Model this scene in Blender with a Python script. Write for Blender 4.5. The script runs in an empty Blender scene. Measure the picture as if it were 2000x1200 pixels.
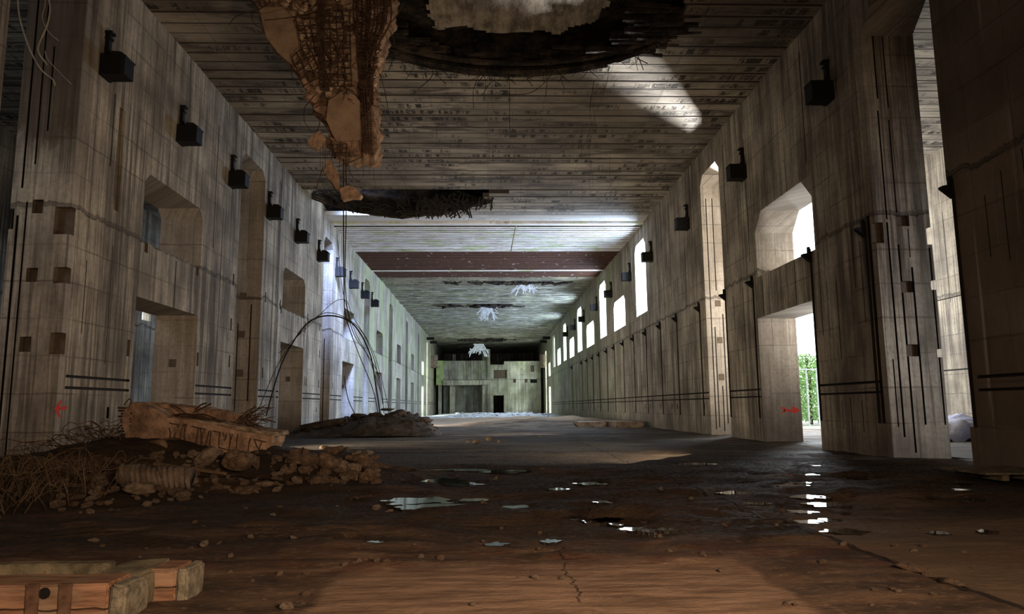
import bpy, bmesh, math, random
import numpy as np
from mathutils import Vector, Matrix, noise as mnoise

# ------------------------------------------------------------------ camera, world, light
C = bpy.context.scene
COL = C.collection
F, CX, CY, VX, VY, EYE = 1400.0, 1000.0, 600.0, 955.0, 795.0, 1.6
cam_d = bpy.data.cameras.new('camera'); cam = bpy.data.objects.new('camera', cam_d); COL.objects.link(cam)
cam_d.sensor_width = 36.0; cam_d.lens = F / 2000.0 * 36.0; cam_d.clip_end = 600
yd = np.array([VX - CX, CY - VY, -F]); yd /= np.linalg.norm(yd)
pt = math.atan((VY - CY) / F)
zd = np.array([0, math.cos(pt), math.sin(pt)]); zd -= yd * zd.dot(yd); zd /= np.linalg.norm(zd)
xd = np.cross(yd, zd)
R = np.array([xd, yd, zd])                      # world axes in camera coordinates
cam.matrix_world = Matrix([list(R[0]) + [0], list(R[1]) + [0], list(R[2]) + [EYE], [0, 0, 0, 1]])
C.camera = cam
C.view_settings.view_transform = 'Standard'; C.view_settings.look = 'None'
C.view_settings.gamma = 1; C.view_settings.use_curve_mapping = False
C.view_settings.exposure = 0.0

world = bpy.data.worlds.new('overcast_sky'); C.world = world; world.use_nodes = True
world.node_tree.nodes['Background'].inputs[0].default_value = (0.86, 0.95, 1.0, 1)
world.node_tree.nodes['Background'].inputs[1].default_value = 4.5

def area(name, loc, target, sx, sy, power, col, spread=180):
    l = bpy.data.lights.new(name, 'AREA'); l.shape = 'RECTANGLE'; l.size = sx; l.size_y = sy
    l.energy = power; l.color = col; l.spread = math.radians(spread)
    o = bpy.data.objects.new(name, l); COL.objects.link(o); o.location = loc
    o.rotation_euler = (Vector(target) - Vector(loc)).to_track_quat('-Z', 'Y').to_euler()
    return o
DAY = (0.56, 0.73, 1.0); WARM = (1.0, 0.70, 0.46)
# added warm fill without lamps: bank behind the camera, low panels along the hall
area('warm_fill', (1.0, -8, 6), (0, 40, 8), 10, 5, 560, WARM)
area('warm_fill', (2.6, -1.0, 2.8), (.4, 8.5, 0), 1.5, 1.0, 520, (1.0, 0.68, 0.45), 110)
area('warm_fill', (4.0, 12.0, 1.2), (-6.5, 22, 9), .8, .8, 120, (1.0, 0.76, 0.54), 80)
area('warm_fill', (5.5, 22, 0.8), (-10, 36, 8), 4, 2, 500, (1.0, 0.83, 0.60), 150)
area('warm_fill', (-8, 30, 0.8), (11.5, 42, 8), 3, 2, 550, (1.0, 0.86, 0.66), 110)
area('warm_fill', (2, 40, 0.8), (-6, 60, 14), 5, 2, 560, (1.0, 0.88, 0.72), 150)
area('warm_fill', (-6, 62, 1.2), (11.8, 70, 6), 6, 2, 650, (1.0, 0.9, 0.78), 150)
# daylight standing in the window openings of the right wall
for y0, y1, z0, z1, p in ((52.7, 56.6, 8.5, 14.2, 3600), (71.3, 75.4, 8.7, 14.3, 3200), (90.4, 94.8, 8.8, 14.4, 3000), (109, 113, 8.6, 14.4, 2600)):
    area('daylight', (12.9, (y0 + y1) / 2, 11.5), (0, (y0 + y1) / 2 + 2, 8.5), y1 - y0, 5.4, p, DAY)
for y0, y1 in ((61.3, 66.9), (79.9, 86), (99, 104.4), (117.8, 123.2)):
    area('daylight', (12.9, (y0 + y1) / 2, 9.8), (0, (y0 + y1) / 2 + 1, 6.0), y1 - y0, 2.4, 3000, DAY)

# ------------------------------------------------------------------ small helpers
def ray(px, py): return R @ np.array([px - CX, CY - py, -F])
def at(px, py, Y):                                # a point of the photograph taken at depth Y
    r = ray(px, py); t = Y / r[1]; return Vector((r[0] * t, Y, EYE + r[2] * t))
def ground(px, py, z=0.0):
    r = ray(px, py); t = (z - EYE) / r[2]; return Vector((r[0] * t, r[1] * t, z))
def onx(px, py, X):
    r = ray(px, py); t = X / r[0]; return Vector((X, r[1] * t, EYE + r[2] * t))

def tag(o, label, cat, group=None, kind=None):
    o['label'] = label; o['category'] = cat
    if group: o['group'] = group
    if kind: o['kind'] = kind
    return o
def empty(name, loc, label, cat, group=None, rz=0.0):
    o = bpy.data.objects.new(name, None); COL.objects.link(o); o.location = loc; o.rotation_euler.z = rz
    o.empty_display_size = 0.2
    return tag(o, label, cat, group)
def link(name, me, mat=None, parent=None, smooth=False):
    if mat is not None and len(me.materials) == 0:
        for m in (mat if isinstance(mat, (list, tuple)) else [mat]): me.materials.append(m)
    if smooth: me.polygons.foreach_set('use_smooth', [True] * len(me.polygons))
    o = bpy.data.objects.new(name, me); COL.objects.link(o)
    if parent is not None: o.parent = parent
    return o

class MB:
    """collects shapes, then links them as ONE mesh object"""
    def __init__(s, origin=(0, 0, 0)): s.v = []; s.f = []; s.m = []; s.o = Vector(origin)
    def add(s, vs, fs, mi=0):
        b = len(s.v); s.v += [tuple(Vector(q) - s.o) for q in vs]; s.f += [tuple(b + i for i in f) for f in fs]; s.m += [mi] * len(fs)
    def box(s, x0, x1, y0, y1, z0, z1, mi=0):
        s.add([(x0,y0,z0),(x1,y0,z0),(x1,y1,z0),(x0,y1,z0),(x0,y0,z1),(x1,y0,z1),(x1,y1,z1),(x0,y1,z1)],
              [(0,3,2,1),(4,5,6,7),(0,1,5,4),(1,2,6,5),(2,3,7,6),(3,0,4,7)], mi)
    def prism(s, poly, axis, a, b, mi=0):           # polygon extruded along axis 0/1/2
        n = len(poly); vs = []
        for t in (a, b):
            for (p, q) in poly:
                vs.append((t, p, q) if axis == 0 else (p, t, q) if axis == 1 else (p, q, t))
        fs = [tuple(range(n)), tuple(range(2*n-1, n-1, -1))] + [(i, i+n, (i+1) % n + n, (i+1) % n) for i in range(n)]
        s.add(vs, fs, mi)
    def tube(s, pts, r, sides=5, mi=0, taper=1.0):
        pts = [Vector(p) for p in pts]; n = len(pts); vs = []
        up = None
        for i, p in enumerate(pts):
            d = (pts[min(i+1, n-1)] - pts[max(i-1, 0)])
            if d.length < 1e-6: d = Vector((0, 0, 1))
            d.normalize()
            if up is None: up = d.orthogonal()
            up = (up - d * up.dot(d))
            up = up.normalized() if up.length > 1e-6 else d.orthogonal().normalized()
            w = d.cross(up); rr = r * (1 + (taper - 1) * i / max(1, n - 1))
            for k in range(sides):
                a = 2 * math.pi * k / sides
                vs.append(p + up * (rr * math.cos(a)) + w * (rr * math.sin(a)))
        fs = [(i*sides+k, i*sides+(k+1) % sides, (i+1)*sides+(k+1) % sides, (i+1)*sides+k) for i in range(n-1) for k in range(sides)]
        fs += [tuple(range(sides-1, -1, -1)), tuple((n-1)*sides+k for k in range(sides))]
        s.add(vs, fs, mi)
    def mesh(s, name):
        me = bpy.data.meshes.new(name); me.from_pydata(s.v, [], s.f)
        if any(s.m): me.polygons.foreach_set('material_index', s.m)
        me.update(); return me
    def build(s, name, mat, parent=None, smooth=False):
        o = link(name, s.mesh(name), mat, parent, smooth)
        if parent is None: o.location = s.o
        else: o.location = (s.o - parent.location) if s.o.length > 0 else (0, 0, 0)
        return o

def curve(pts, n=10):                              # smooth polyline through points
    pts = [Vector(p) for p in pts]; out = []
    for i in range(len(pts) - 1):
        p0 = pts[max(i-1, 0)]; p1 = pts[i]; p2 = pts[i+1]; p3 = pts[min(i+2, len(pts)-1)]
        for k in range(n):
            t = k / n
            out.append(0.5 * ((2*p1) + (p2-p0)*t + (2*p0-5*p1+4*p2-p3)*t*t + (3*p1-p0-3*p2+p3)*t*t*t))
    out.append(pts[-1]); return out

# vectorised value noise
_T = np.random.RandomState(7).rand(256, 256)
def vnoise(x, y):
    x = np.asarray(x, float); y = np.asarray(y, float)
    xi = np.floor(x).astype(int); yi = np.floor(y).astype(int); fx = x - xi; fy = y - yi
    fx = fx*fx*(3-2*fx); fy = fy*fy*(3-2*fy)
    a = _T[xi & 255, yi & 255]; b = _T[(xi+1) & 255, yi & 255]; c = _T[xi & 255, (yi+1) & 255]; d = _T[(xi+1) & 255, (yi+1) & 255]
    return (a*(1-fx)+b*fx)*(1-fy) + (c*(1-fx)+d*fx)*fy
def fbm(x, y, o=4):
    s = 0; a = .5
    for i in range(o): s = s + a*vnoise(x*2**i+17*i, y*2**i+31*i); a *= .5
    return s

# ------------------------------------------------------------------ materials
class G:
    """node graph with arithmetic on sockets"""
    def __init__(s, name):
        s.mat = bpy.data.materials.new(name); s.mat.use_nodes = True; s.t = s.mat.node_tree
        s.b = s.t.nodes['Principled BSDF']; s.g = s.t.nodes.new('ShaderNodeNewGeometry')
        sep = s.t.nodes.new('ShaderNodeSeparateXYZ'); s.t.links.new(s.g.outputs['Position'], sep.inputs[0])
        s.x, s.y, s.z = sep.outputs
        n = s.t.nodes.new('ShaderNodeSeparateXYZ'); s.t.links.new(s.g.outputs['Normal'], n.inputs[0]); s.nz = n.outputs[2]
    def put(s, inp, v):
        if isinstance(v, bpy.types.NodeSocket): s.t.links.new(v, inp)
        elif isinstance(v, (tuple, list)) and len(v) == 3 and len(inp.default_value) == 4: inp.default_value = (*v, 1)
        else: inp.default_value = v
    def m(s, op, a, b=0.0, c=None):
        n = s.t.nodes.new('ShaderNodeMath'); n.operation = op; s.put(n.inputs[0], a); s.put(n.inputs[1], b)
        if c is not None: s.put(n.inputs[2], c)
        return n.outputs[0]
    def add(s, a, b): return s.m('ADD', a, b)
    def mul(s, a, b): return s.m('MULTIPLY', a, b)
    def ss(s, v, lo, hi, a=0.0, b=1.0):             # smoothstep remap
        n = s.t.nodes.new('ShaderNodeMapRange'); n.interpolation_type = 'SMOOTHSTEP'
        for i, q in enumerate((v, lo, hi, a, b)): s.put(n.inputs[i], q)
        return n.outputs[0]
    def vec(s, x, y, z=0.0):
        n = s.t.nodes.new('ShaderNodeCombineXYZ'); s.put(n.inputs[0], x); s.put(n.inputs[1], y); s.put(n.inputs[2], z); return n.outputs[0]
    def noise(s, v=None, scale=1.0, detail=5, rough=.55):
        n = s.t.nodes.new('ShaderNodeTexNoise'); s.put(n.inputs['Vector'], v if v is not None else s.g.outputs['Position'])
        n.inputs['Scale'].default_value = scale; n.inputs['Detail'].default_value = detail; n.inputs['Roughness'].default_value = rough
        return n.outputs['Fac']
    def white(s, v):
        n = s.t.nodes.new('ShaderNodeTexWhiteNoise'); n.noise_dimensions = '3D'; s.put(n.inputs[0], v); return n.outputs[0]
    def voro(s, v, scale, feature='F1'):
        n = s.t.nodes.new('ShaderNodeTexVoronoi'); n.feature = feature; s.put(n.inputs['Vector'], v); n.inputs['Scale'].default_value = scale
        return n.outputs['Distance']
    def mix(s, f, a, b, mode='MIX'):
        n = s.t.nodes.new('ShaderNodeMix'); n.data_type = 'RGBA'; n.blend_type = mode
        s.put(n.inputs[0], f); s.put(n.inputs[6], a); s.put(n.inputs[7], b); return n.outputs[2]
    def line(s, v, period, w):                      # 1 on thin lines repeated with the period
        f = s.m('FRACT', s.m('DIVIDE', v, period)); d = s.m('ABSOLUTE', s.m('SUBTRACT', f, .5))
        return s.ss(d, .5 - w / period, .5 - .25 * w / period)
    def out(s, col, rough=.9, h=None, dist=.03, strength=1.0, spec=.25, metal=0.0):
        s.put(s.b.inputs['Base Color'], col); s.put(s.b.inputs['Roughness'], rough)
        s.put(s.b.inputs['Specular IOR Level'], spec); s.put(s.b.inputs['Metallic'], metal)
        if h is not None:
            n = s.t.nodes.new('ShaderNodeBump'); n.inputs['Distance'].default_value = dist; n.inputs['Strength'].default_value = strength
            s.put(n.inputs['Height'], h); s.t.links.new(n.outputs[0], s.b.inputs['Normal'])
        return s.mat

def wall_concrete(name, light=(.49, .425, .325), dark=(.13, .105, .078), streak=1.0, moss=True):
    g = G(name); u = g.add(g.x, g.y); z = g.z
    base = g.noise(g.vec(g.mul(u, .5), 0, g.mul(z, .35)), 1, 8, .6)
    col = g.mix(g.ss(base, .3, .7), dark, light)
    # cast blocks: every board field a slightly different tone
    cell = g.white(g.vec(g.m('FLOOR', g.m('DIVIDE', u, 1.5)), g.m('FLOOR', g.m('DIVIDE', z, 1.05)), 3))
    col = g.mix(g.mul(cell, .16), col, (.5, .45, .38))
    fine = g.noise(g.vec(g.mul(u, 3), 0, g.mul(z, 3)), 2.2, 8, .7)
    col = g.mix(g.ss(fine, .42, .7, 0, .45), col, (.14, .115, .09))
    # vertical streaks from seeping water
    st = g.noise(g.vec(g.mul(u, 3.2), 0, g.mul(z, .10)), 1, 6, .65)
    st2 = g.noise(g.vec(g.mul(u, 9), 1, g.mul(z, .25)), 1, 4, .6)
    amount = g.ss(g.noise(g.vec(g.mul(u, .22), 5, g.mul(z, .12)), 1, 3), .35, .65, .25, 1)
    sm = g.mul(g.ss(st, .44, .58), amount)
    col = g.mix(g.mul(sm, .85 * streak), col, (.065, .052, .04))
    col = g.mix(g.mul(g.ss(st2, .50, .62), .6 * streak), col, (.075, .06, .048))
    col = g.mix(g.mul(g.ss(st, .38, .28), .45), col, (.62, .58, .50))
    # black soot and damp running down from the roof
    top = g.noise(g.vec(g.mul(u, 1.1), 9, g.mul(z, .06)), 1, 5, .7)
    tm = g.mul(g.ss(top, .5, .66), g.ss(z, 9, 15.2))
    col = g.mix(g.mul(tm, .85), col, (.045, .037, .03))
    # damp foot, shutter board lines
    damp = g.ss(g.add(z, g.mul(base, 1.6)), .7, 2.2, .45, 0)
    col = g.mix(damp, col, (.10, .085, .07))
    wob = g.mul(g.noise(g.vec(g.mul(u, .8), 0, g.mul(z, .8)), 1, 2), .09)
    hl = g.line(g.add(z, wob), 1.05, .035); vl = g.line(g.add(u, wob), .75, .022)
    gate = g.ss(g.noise(g.vec(g.mul(u, .5), 3, g.mul(z, .5)), 1, 3), .42, .58)
    hg = g.ss(g.noise(g.vec(g.mul(u, .35), 7, g.mul(z, .9)), 1, 3), .38, .62, .1, .5)
    col = g.mix(g.mul(hl, hg), col, (.07, .055, .045)); col = g.mix(g.mul(g.mul(vl, gate), .3), col, (.07, .055, .045))
    # rough day joint at 7.3 m
    jz = g.add(z, g.mul(g.noise(g.vec(g.mul(u, .7), 8, 0), 1, 5, .7), .9))
    jl = g.ss(g.m('ABSOLUTE', g.m('SUBTRACT', jz, 7.85)), .09, .03)
    col = g.mix(g.mul(jl, .6), col, (.06, .05, .04))
    dark_top = g.mul(g.mul(g.ss(g.x, -11.8, -11.9), g.ss(g.y, 20.9, 20.5)), g.ss(g.add(z, g.mul(g.noise(g.vec(g.mul(u, 1.2), 4, g.mul(z, .6)), 1, 6, .7), 3)), 10.2, 11.2))
    col = g.mix(g.mul(dark_top, .85), col, (.055, .036, .022))  # dark brown tone on the upper part of the near left pier
    if moss:
        band = g.mul(g.ss(g.y, 56, 74), g.ss(g.y, 190, 130))
        mm = g.mul(g.mul(g.ss(g.noise(g.vec(g.mul(u, .3), 2, g.mul(z, .18)), 1, 5, .6), .42, .6), g.ss(z, 1, 9, .35, 1)), band)
        col = g.mix(g.mul(mm, .6), col, (.24, .30, .11))
        col = g.mix(g.mul(band, .12), col, (.62, .62, .56))
        rst = g.mul(g.mul(g.ss(g.noise(g.vec(g.mul(u, .9), 12, g.mul(z, .08)), 1, 4, .6), .52, .6), band), .5)
        col = g.mix(rst, col, (.09, .075, .055))
    h = g.add(g.add(g.mul(fine, .5), g.mul(st, .5)), g.add(g.mul(g.mul(hl, hg), -.7), g.add(g.mul(g.mul(vl, gate), -.3), g.mul(jl, -1.4))))
    return g.out(col, .9, h, .035)

M = {}
M['wall'] = wall_concrete('streaked_board_marked_concrete')
M['jamb'] = wall_concrete('plain_cast_concrete', (.40, .35, .29), (.20, .165, .13), .35)
M['pier'] = wall_concrete('smooth_shaded_brown_concrete', (.20, .155, .115), (.10, .075, .052), .12)  # smooth brown concrete, darkened further to paint in the pier's shade
g = G('rusted_slot_steel'); n = g.noise(None, 3); M['slot'] = g.out(g.mix(n, (.006, .005, .004), (.022, .016, .012)), .85, n, .01)
g = G('pocket_concrete'); n = g.noise(None, 5); M['pocket'] = g.out(g.mix(n, (.05, .04, .03), (.16, .12, .085)), .95, n, .02)
g = G('black_bracket_steel'); n = g.noise(None, 6); M['black'] = g.out(g.mix(n, (.003, .0028, .0025), (.009, .0075, .0065)), .7, n, .01)

# ceiling of laid planks
PITCH = .75
g = G('soot_stained_ceiling_planks')
row = g.m('FLOOR', g.m('DIVIDE', g.y, PITCH)); fr = g.m('FRACT', g.m('DIVIDE', g.y, PITCH))
tone = g.white(g.vec(row, g.m('FLOOR', g.m('DIVIDE', g.x, 7.9)), 1))
base = g.noise(g.vec(g.mul(g.x, .35), g.mul(g.y, .7)), 1, 7, .62)
grain = g.noise(g.vec(g.mul(g.x, .8), g.mul(g.y, 14)), 1, 5, .6)
col = g.mix(g.add(g.mul(tone, .5), g.mul(g.ss(base, .3, .7), .5)), (.135, .11, .084), (.48, .415, .32))
col = g.mix(g.ss(grain, .45, .68, 0, .55), col, (.10, .082, .066))
blot = g.noise(g.vec(g.mul(g.x, .22), g.mul(g.y, .9), 4), 1, 6, .7)
col = g.mix(g.ss(blot, .50, .62, 0, .8), col, (.06, .048, .04))
tick = g.noise(g.vec(g.mul(g.x, 3.4), g.mul(row, 5.37), 0), 1, 2.5, .65)
tickz = g.noise(g.vec(g.mul(g.x, 9), g.mul(g.y, 9), 7), 1, 3, .6)
rg = g.ss(g.noise(g.vec(g.mul(g.x, .16), g.mul(row, 3.11), 6), 1, 2), .42, .52)
cen = g.ss(g.m('ABSOLUTE', g.m('SUBTRACT', fr, .5)), .36, .22)
tkm = g.ss(g.noise(g.vec(g.mul(g.x, .5), g.mul(g.y, .35), 11), 1, 4, .6), .44, .54)
tk = g.mul(g.mul(g.ss(g.add(tick, g.mul(g.m('SUBTRACT', tickz, .5), .6)), .50, .545), rg), cen)
tk = g.mul(tk, tkm)
col = g.mix(g.mul(tk, .92), col, (.018, .014, .011))
jl = g.mul(g.ss(g.m('ABSOLUTE', g.m('SUBTRACT', fr, .47)), .405, .45), .85)
col = g.mix(jl, col, (.03, .024, .02))
cross = g.line(g.x, 2.6, .03)
col = g.mix(g.mul(cross, .45), col, (.06, .05, .04))
nearsoot = g.ss(g.noise(g.vec(g.mul(g.x, .13), g.mul(g.y, .13), 2), 1, 3), .4, .62)
col = g.mix(g.mul(nearsoot, .5), col, (.07, .057, .047))
wy = g.add(g.y, g.mul(g.noise(g.vec(g.mul(g.x, .3), g.mul(g.y, .5), 3), 1, 5, .7), 6))
wob = g.noise(g.vec(g.mul(g.x, .7), g.mul(g.y, 1.4), 1), 1, 7, .7)
far = g.ss(wy, 80, 88)
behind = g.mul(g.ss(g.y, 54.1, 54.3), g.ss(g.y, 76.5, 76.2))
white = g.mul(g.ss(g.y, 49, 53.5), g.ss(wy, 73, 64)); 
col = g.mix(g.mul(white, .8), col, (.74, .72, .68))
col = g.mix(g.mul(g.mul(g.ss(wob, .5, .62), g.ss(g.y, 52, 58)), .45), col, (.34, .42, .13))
col = g.mix(g.mul(behind, .93), col, (.035, .02, .015))  # deck behind the ribs painted dark to stand in for shade in the gaps
seep = g.noise(g.vec(g.mul(g.x, .35), g.mul(g.y, 1.1), 2), 1, 8, .75)
fcol = g.mix(g.ss(wob, .4, .62), (.12, .108, .09), (.34, .34, .24)); fcol = g.mix(g.ss(seep, .52, .60, 0, .85), fcol, (.62, .60, .54)); fcol = g.mix(g.ss(seep, .44, .38, 0, .8), fcol, (.05, .043, .035)); fcol = g.mix(g.mul(g.line(g.y, 1.1, .16), .7), fcol, (.05, .045, .035))
fcol = g.mix(g.mul(g.ss(g.noise(g.vec(g.mul(g.x, .15), g.mul(g.y, .4), 12), 1, 5, .7), .52, .62), .4), fcol, (.26, .30, .12))
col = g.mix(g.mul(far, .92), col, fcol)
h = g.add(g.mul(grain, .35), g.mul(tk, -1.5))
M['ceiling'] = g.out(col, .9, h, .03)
g = G('rusted_ceiling_ribs'); n = g.noise(g.vec(g.mul(g.x, .8), g.mul(g.y, 2)), 1, 7, .7)
col = g.mix(n, (.03, .014, .009), (.12, .05, .028))
col = g.mix(g.ss(g.noise(g.vec(g.mul(g.x, 1.4), g.mul(g.y, 1.2), 5), 1, 6, .75), .60, .66), col, (.5, .5, .47))
M['rust_rib'] = g.out(col, .9, n, .02)
g = G('whitewashed_ceiling_ribs'); n = g.noise(g.vec(g.mul(g.x, .5), g.mul(g.y, 1.2)), 1, 7, .7)
col = g.mix(g.ss(n, .35, .65), (.62, .58, .55), (.85, .84, .82))
col = g.mix(g.ss(g.noise(g.vec(g.mul(g.x, .3), g.mul(g.y, .6), 5), 1, 5, .7), .5, .62, 0, .7), col, (.42, .52, .2))
col = g.mix(g.ss(g.noise(g.vec(g.mul(g.x, .5), g.mul(g.y, 3), 9), 1, 5, .7), .58, .68, 0, .8), col, (.16, .07, .05))
M['white_rib'] = g.out(col, .85, n, .02)
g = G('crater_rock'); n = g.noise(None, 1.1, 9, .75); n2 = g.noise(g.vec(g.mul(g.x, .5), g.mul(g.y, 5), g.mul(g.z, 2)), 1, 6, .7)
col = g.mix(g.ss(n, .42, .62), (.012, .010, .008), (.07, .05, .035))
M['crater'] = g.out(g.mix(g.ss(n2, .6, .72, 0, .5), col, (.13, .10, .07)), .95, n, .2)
g = G('pale_broken_concrete'); n = g.noise(g.vec(g.mul(g.x, 1.4), g.mul(g.y, .5), g.z), 1.6, 9, .75)
M['pale_patch'] = g.out(g.mix(g.ss(n, .35, .65), (.12, .095, .07), (.42, .36, .28)), .95, n, .15)

# floor
g = G('dirt_covered_concrete_floor')
P3 = g.vec(g.x, g.y, 0)
big = g.noise(g.vec(g.mul(g.x, .12), g.mul(g.y, .30)), 1, 6, .62)
mid = g.noise(g.vec(g.mul(g.x, .9), g.mul(g.y, 1.5)), 1, 8, .68)
fin = g.noise(g.vec(g.mul(g.x, 9), g.mul(g.y, 12)), 1, 7, .7)
grit = g.voro(P3, 26)
col = g.mix(g.ss(mid, .32, .68), (.026, .017, .011), (.135, .085, .052))
col = g.mix(g.ss(fin, .5, .72, 0, .6), col, (.27, .18, .115))
lay = g.noise(g.vec(g.mul(g.x, .35), g.mul(g.y, 2.6), 3), 1, 7, .68)
col = g.mix(g.mul(g.ss(lay, .50, .60), g.ss(g.y, 6.8, 8.2, .35, .85)), col, (.022, .014, .009))
col = g.mix(g.ss(lay, .42, .36, 0, .5), col, (.22, .145, .09))
wetband = g.mul(g.ss(g.y, 8.2, 9.6), g.ss(g.y, 62, 40))
wet = g.mul(g.ss(g.add(big, g.mul(g.m('SUBTRACT', mid, .5), .4)), .36, .52), wetband)
col = g.mix(g.mul(wet, .8), col, (.022, .015, .010))
grey = g.mul(g.ss(g.y, 18, 34), g.ss(g.noise(g.vec(g.mul(g.x, .16), g.mul(g.y, .8), 4), 1, 5, .6), .46, .56))
midbr = g.mul(g.ss(g.y, 26, 34), g.ss(g.noise(g.vec(g.mul(g.x, .25), g.mul(g.y, 1.4), 8), 1, 6, .7), .46, .54))
col = g.mix(g.mul(grey, .6), col, (.20, .165, .12)); col = g.mix(g.mul(midbr, .75), col, (.035, .025, .017))
# smooth cast slab in front, between its joints
nx = g.mul(g.m('SUBTRACT', mid, .5), .5)
slab = g.mul(g.mul(g.ss(g.add(g.x, nx), -1.52, -1.38), g.ss(g.add(g.x, nx), 2.62, 2.5)), g.ss(g.add(g.y, g.mul(nx, 1.5)), 7.9, 7.4))
scol = g.mix(g.ss(g.noise(g.vec(g.mul(g.x, 1.2), g.mul(g.y, 7)), 1, 6, .65), .35, .66), (.13, .082, .052), (.30, .20, .135))
col = g.mix(g.mul(slab, .85), col, scol)
redst = g.mul(g.ss(g.noise(P3, 1.3, 6, .7), .45, .6), g.mul(g.ss(g.y, 7.0, 7.6), g.ss(g.y, 9.0, 8.3)))
col = g.mix(g.mul(redst, .6), col, (.07, .022, .012))
rslab = g.mul(g.ss(g.x, 4.12, 4.2), g.ss(g.y, 12, 9))
col = g.mix(g.mul(rslab, .6), col, g.mix(mid, (.09, .06, .035), (.20, .145, .095)))
def seam(x0, w, ylo, yhi, amp):
    d = g.m('ABSOLUTE', g.m('SUBTRACT', g.add(g.x, g.mul(g.m('SUBTRACT', g.noise(g.vec(0, g.mul(g.y, 1.6), x0), 1, 6, .7), .5), amp)), x0))
    return g.mul(g.ss(d, w, w * .4), g.mul(g.ss(g.y, ylo - .2, ylo), g.ss(g.y, yhi + .2, yhi)))
cr = g.m('MAXIMUM', seam(.78, .012, 6.3, 8.6, .5), g.m('MAXIMUM', seam(4.1, .05, 2, 9.0, .22), seam(4.0, .03, 9, 40, .3)))
cr = g.m('MAXIMUM', cr, g.mul(g.line(g.add(g.y, g.mul(mid, .25)), 5.2, .05), g.ss(g.y, 9, 12)))
col = g.mix(g.mul(cr, .85), col, (.012, .008, .006))
sand = g.mul(g.ss(g.y, 60, 66), g.ss(g.y, 118, 98)); col = g.mix(g.mul(sand, .8), col, g.mix(mid, (.20, .135, .08), (.42, .31, .20)))
lime = g.mul(g.ss(g.y, 98, 112), g.ss(mid, .38, .5)); col = g.mix(g.mul(lime, .85), col, (.66, .66, .66))  # pale far floor: reflected light painted in along with the lime dust
bits = g.mul(g.ss(grit, .16, .09), g.ss(g.noise(P3, .9, 3), .5, .62)); col = g.mix(g.mul(bits, .55), col, (.36, .25, .16))
rough = g.m('SUBTRACT', .95, g.mul(g.mul(wet, g.ss(fin, .4, .6)), .38))
h = g.add(g.add(g.mul(fin, .8), g.mul(mid, 1.4)), g.add(g.mul(cr, -2.0), g.mul(bits, .5)))
M['floor'] = g.out(col, rough, h, .06, 1.0, .2)

g = G('standing_water'); n = g.noise(g.vec(g.mul(g.x, 2), g.mul(g.y, 2)), 1, 3)
M['water'] = g.out((.015, .012, .010), .04, n, .004, .3, .9); M['water'].node_tree.nodes['Principled BSDF'].inputs['IOR'].default_value = 1.6

def stone(name, a, b, sc=2.0, dist=.05, c=None, rough=.92):
    g = G(name); t = g.t.nodes.new('ShaderNodeTexCoord'); n = g.noise(t.outputs['Object'], sc, 9, .72); n2 = g.noise(t.outputs['Object'], sc * 4, 6, .7)
    col = g.mix(g.ss(n, .34, .66), a, b); col = g.mix(g.ss(n2, .52, .7, 0, .5), col, c or tuple(q * .35 for q in a))
    return g.out(col, rough, g.add(n, g.mul(n2, .5)), dist)
M['rock'] = stone('brown_rubble', (.07, .045, .028), (.24, .165, .11), 3)
M['rock2'] = stone('grey_brown_rubble', (.10, .075, .05), (.34, .26, .19), 2.5)
M['darkrock'] = stone('dark_rubble', (.016, .012, .009), (.08, .058, .04), 2.5)
M['dirt'] = stone('rubble_dirt', (.022, .014, .009), (.10, .065, .04), 5, .06)
M['slab'] = stone('warm_broken_concrete', (.16, .10, .065), (.50, .33, .22), 2.6, .09, (.09, .055, .035))
M['slab_smooth'] = stone('smooth_cast_concrete', (.20, .135, .09), (.36, .25, .165), 1.4, .01, (.2, .13, .09))
M['hang_pale'] = stone('pale_crumbled_concrete', (.26, .18, .12), (.62, .46, .32), 5, .03)
M['ribbed'] = stone('grey_ribbed_concrete', (.08, .06, .045), (.24, .19, .145), 3, .06)
M['lime'] = stone('white_lime_rubble', (.5, .5, .5), (.8, .8, .82), 1.5)
M['rebar'] = stone('rusted_rebar', (.022, .013, .009), (.09, .05, .03), 6, .01)
M['rebar_lit'] = stone('lit_brown_rebar', (.05, .03, .02), (.16, .095, .06), 6, .01)  # lighter copy of the rebar with light put into its colour
M['wire'] = stone('dark_wire', (.012, .010, .009), (.04, .032, .026), 6, .005)
M['pale_cable'] = stone('pale_cable', (.22, .18, .13), (.36, .30, .22), 4, .005)
M['white_wire'] = stone('lime_crusted_wire', (.55, .56, .60), (.85, .87, .92), 3, .01)
M['straw'] = stone('dry_straw_wire', (.045, .03, .018), (.15, .105, .06), 4, .005)
g = G('weathered_timber'); t = g.t.nodes.new('ShaderNodeTexCoord'); s = g.t.nodes.new('ShaderNodeSeparateXYZ'); g.t.links.new(t.outputs['Object'], s.inputs[0])
n = g.noise(g.vec(g.mul(s.outputs[0], 1.5), g.mul(s.outputs[1], 16), g.mul(s.outputs[2], 16)), 1, 7, .65)
n2 = g.noise(t.outputs['Object'], 3, 4)
col = g.mix(g.ss(n, .3, .7), (.09, .045, .027), (.29, .165, .10)); col = g.mix(g.ss(n2, .5, .7, 0, .5), col, (.20, .16, .11))
crk = g.ss(g.m('ABSOLUTE', g.m('SUBTRACT', g.add(s.outputs[2], g.mul(n2, .06)), .03)), .008, .003)
M['timber'] = g.out(g.mix(g.mul(crk, .8), col, (.02, .01, .006)), .8, g.add(n, g.mul(crk, -1)), .012)
M['endgrain'] = stone('pale_end_grain', (.10, .09, .065), (.30, .27, .20), 14, .02)
M['moss_top'] = stone('mossy_timber_top', (.06, .055, .035), (.20, .17, .11), 5, .02)
M['strap'] = stone('rusted_strap', (.05, .028, .018), (.15, .085, .055), 8, .01)
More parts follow.
